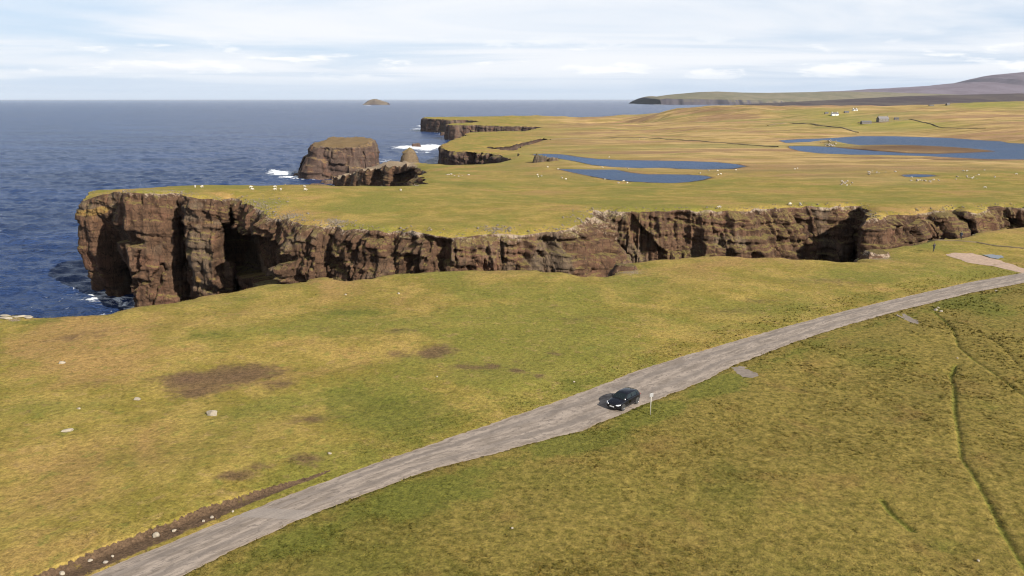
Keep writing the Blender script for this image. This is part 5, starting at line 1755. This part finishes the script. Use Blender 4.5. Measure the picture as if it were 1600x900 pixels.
def dyke(pts, zz, h, wd_, mat, label, name="field_dyke", seed=0):
    L = np.array([W(u, v, zz) for u, v in pts])
    L = resample_line(L, int(max(30, np.hypot(*np.diff(L, axis=0).T).sum() / 4)))
    L = L + (np.random.default_rng(seed).random(L.shape) - .5) * .8
    z = ground_z(L[:, 0], L[:, 1])
    t_ = np.gradient(L, axis=0)
    t_ /= np.hypot(*t_.T)[:, None]
    nn = np.c_[-t_[:, 1], t_[:, 0]]
    hh = h * (.6 + .8 * vnoise(np.arange(len(L)) / 3.0, 0, 0, seed + 3))
    sec = [(-.5, -.2), (-.32, 1), (.32, 1), (.5, -.2)]
    V = np.stack([np.c_[L + nn * (a * wd_), z + np.where(b_ > 0, hh * b_, b_)] for a, b_ in sec], 1).reshape(-1, 3)
    n = len(L)
    q = np.arange(n - 1)[:, None] * 4
    i = np.arange(3)
    F4 = np.stack([q + i, q + i + 1, q + 4 + i + 1, q + 4 + i], -1).reshape(-1, 4)
    o = mesh_obj(name, V, F4, mat)
    tag(o, label, "dyke")
    return o


M_DYKE = plain("old_turf_dyke", (0.120, 0.088, 0.045), .95, var=.4, scale=.5)
dyke([(860, 216.5), (905, 215), (950, 214.5), (1017, 216.5), (1060, 219), (1100, 221.5), (1170, 226.5), (1215, 231)], 26.5, .7, 2.2, M_DYKE, "dark old field dyke running across the moor behind the far pond", seed=1)
dyke([(1340, 193), (1380, 193.6), (1420, 192.5), (1470, 197), (1540, 199)], 37, .7, 1.6, M_DYKE, "dark field dyke below the croft houses", seed=2)
dyke([(1200, 197), (1230, 195.5), (1270, 198), (1300, 201), (1340, 205)], 31, .9, 3.5, M_DYKE, "rough dark bank on the slope left of the croft houses", seed=3)
dyke([(1450, 373.5), (1480, 376.2), (1520, 378.5), (1560, 384), (1600, 388), (1640, 391)], 40, .2, .7, M_DYKE, "thin dark turf ridge leading to the cliff from the right", seed=5)

# ------------------------------------------------------------------ rubble along the rims, grass
def rubble():
    idx = np.nonzero((CO[:, 1] > 178) & (CO[:, 1] < 320))[0]
    n = 2000
    k = r5.choice(idx, n)
    P = CO[k, :2] + r5.normal(0, 1.0, (n, 2)) + np.c_[np.zeros(n), np.abs(r5.normal(0, 1.6, n))]
    extra = []
    for u, v, a, b_, m in [(415, 320, 30, 10, 260), (455, 338, 22, 6, 160), (525, 347, 24, 3.5, 220), (905, 342, 18, 12, 90), (775, 357, 25, 3, 160)]:
        for _ in range(m):
            extra.append(W(u + r5.normal(0, a * .6), v + r5.normal(0, b_ * .6), 40))
    P = np.r_[P, np.array(extra)]
    m = inside(P[:, 0], P[:, 1], LAND)
    P = P[m]
    rd = rim_dist(P[:, 0], P[:, 1])
    z = ground_z(P[:, 0], P[:, 1], rd)
    n = len(P)
    s = r5.uniform(.08, .30, n) * (1 + .9 * (r5.random(n) < .08))
    o8 = np.array([(1, 0, 0), (0, 1, 0), (-1, 0, 0), (0, -1, 0), (0, 0, .7), (0, 0, -.5)], float)
    V = o8[None] * s[:, None, None] * r5.uniform(.6, 1.3, (n, 6, 1))
    a = r5.uniform(0, 6.28, n)
    ca, sa = np.cos(a)[:, None], np.sin(a)[:, None]
    V = np.stack([V[..., 0] * ca - V[..., 1] * sa, V[..., 0] * sa + V[..., 1] * ca, V[..., 2]], -1)
    V += np.c_[P, z + s * .2][:, None]
    f8 = np.array([(0, 1, 4), (1, 2, 4), (2, 3, 4), (3, 0, 4), (1, 0, 5), (2, 1, 5), (3, 2, 5), (0, 3, 5)])
    Fc = (f8[None] + (np.arange(n) * 6)[:, None, None]).reshape(-1, 3)
    o = mesh_obj("rubble", V.reshape(-1, 3), Fc, M_RUBBLE_S)
    tag(o, "pale broken rock strewn along the cliff rims", "rubble", kind="stuff")


rubble()


def grass(name, n, rmin, rmax, rough, label):
    g = np.random.default_rng(77 if rough else 78)
    th = np.radians(g.uniform(-37, 37, n * 3))
    lr = g.uniform(math.log(rmin), math.log(rmax), n * 3)
    r = np.exp(lr)
    x, y = r * np.sin(th), r * np.cos(th)
    rd, side = seg_dist(x, y, ROAD_MID)
    ok = inside(x, y, LAND) & ~inside(x, y, ROAD_POLY) & ~inside(x, y, GRAVEL)
    for q in LAYBY:
        ok &= ~inside(x, y, q)
    verge = (rd < 7.5)
    ok &= (side < 0) if rough else (side > 0)
    if rough:
        ok &= g.random(len(x)) < .12 + .88 * sstep(.40, .62, fbm(x / 9, y / 9, 0, 4, 95))
    if not rough:
        ok &= g.random(len(x)) < np.where(verge, 1.0, .55)
    x, y, r, rd, verge = x[ok][:n], y[ok][:n], r[ok][:n], rd[ok][:n], verge[ok][:n]
    m = len(x)
    rim = rim_dist(x, y)
    z = ground_z(x, y, rim)
    tone, zone = paint(x, y, rim)
    peat = tone[:, 2]
    clump = fbm(x / 2.2, y / 2.2, 0, 3, 91)
    if rough:
        h = g.uniform(.04, .12, m) * (.35 + 1.3 * clump)
        sp = h * 1.2
    else:
        h = g.uniform(.03, .075, m) * (.6 + .9 * clump) * np.where(verge, 1.5, 1.0)
        sp = h * 1.3
    h *= np.clip(r / 80, .85, 1.5)
    h *= np.where(peat > .4, .25, 1)
    nb = 6 if rough else 4
    a = g.uniform(0, 6.28, (m, nb))
    bx, by = np.cos(a), np.sin(a)
    wdt = (h * .36)[:, None] * g.uniform(.7, 1.3, (m, nb))
    root = np.stack([x[:, None] + bx * sp[:, None] * .35, y[:, None] + by * sp[:, None] * .35, np.repeat((z - .03)[:, None], nb, 1)], -1)
    tip = root + np.stack([bx * sp[:, None] * g.uniform(.3, 1.1, (m, nb)) - h[:, None] * .25, by * sp[:, None] * g.uniform(.3, 1.1, (m, nb)) + h[:, None] * .1, h[:, None] * g.uniform(.7, 1.25, (m, nb))], -1)
    pr = np.stack([-by, bx, 0 * bx], -1) * wdt[..., None]
    V = np.stack([root - pr, root + pr, tip], 2).reshape(-1, 3)
    Fc = np.arange(len(V)).reshape(-1, 3)
    k = 3 * nb
    lie = np.ones((m, 4))
    lie[:, :2] = .5 + g.normal(0, .16, (m, 2))
    tint = np.ones((m, 4))
    br = g.uniform(.85, 1.25, m)
    yl = g.uniform(-.12, .14, m)
    tint[:, 0] = br * (1 + yl)
    tint[:, 1] = br
    tint[:, 2] = br * (1 - yl)
    o = mesh_obj(name, V, Fc, M_TUFT, attrs={"tone": np.repeat(tone, k, 0), "zone": np.repeat(zone, k, 0), "tint": np.repeat(tint, k, 0), "lie": np.repeat(lie, k, 0)})
    tag(o, label, "grass", kind="stuff")
    return o


grass("rough_grass", 70000, 40, 240, True, "long rough tussocky grass on the near side of the road")
grass("short_turf_grass", 52000, 44, 190, False, "short grazed grass on the sea side of the road")
print("grass", round(_time.time() - _t0, 1))

# ------------------------------------------------------------------ sea air
def haze_box():
    bm = bmesh.new()
    bmesh.ops.create_cube(bm, size=1.0, matrix=Matrix.Translation((0, 0, 320)) @ Matrix.Diagonal((190000, 190000, 660, 1)))
    me = bpy.data.meshes.new("haze")
    bm.to_mesh(me)
    bm.free()
    m = bpy.data.materials.new("sea_air")
    m.use_nodes = True
    nt = m.node_tree
    for n in list(nt.nodes):
        nt.nodes.remove(n)
    out = nt.nodes.new("ShaderNodeOutputMaterial")
    pv = nt.nodes.new("ShaderNodeVolumePrincipled")
    pv.inputs["Color"].default_value = (0.78, 0.87, 1.0, 1)
    pv.inputs["Density"].default_value = HAZE
    pv.inputs["Anisotropy"].default_value = 0.0
    nt.links.new(pv.outputs[0], out.inputs["Volume"])
    me.materials.append(m)
    o = bpy.data.objects.new("haze", me)
    COL.objects.link(o)
    tag(o, "thin blue sea haze over the far land", "haze", kind="stuff")


HAZE = 0.9e-5
haze_box()
print("total", round(_time.time() - _t0, 1))
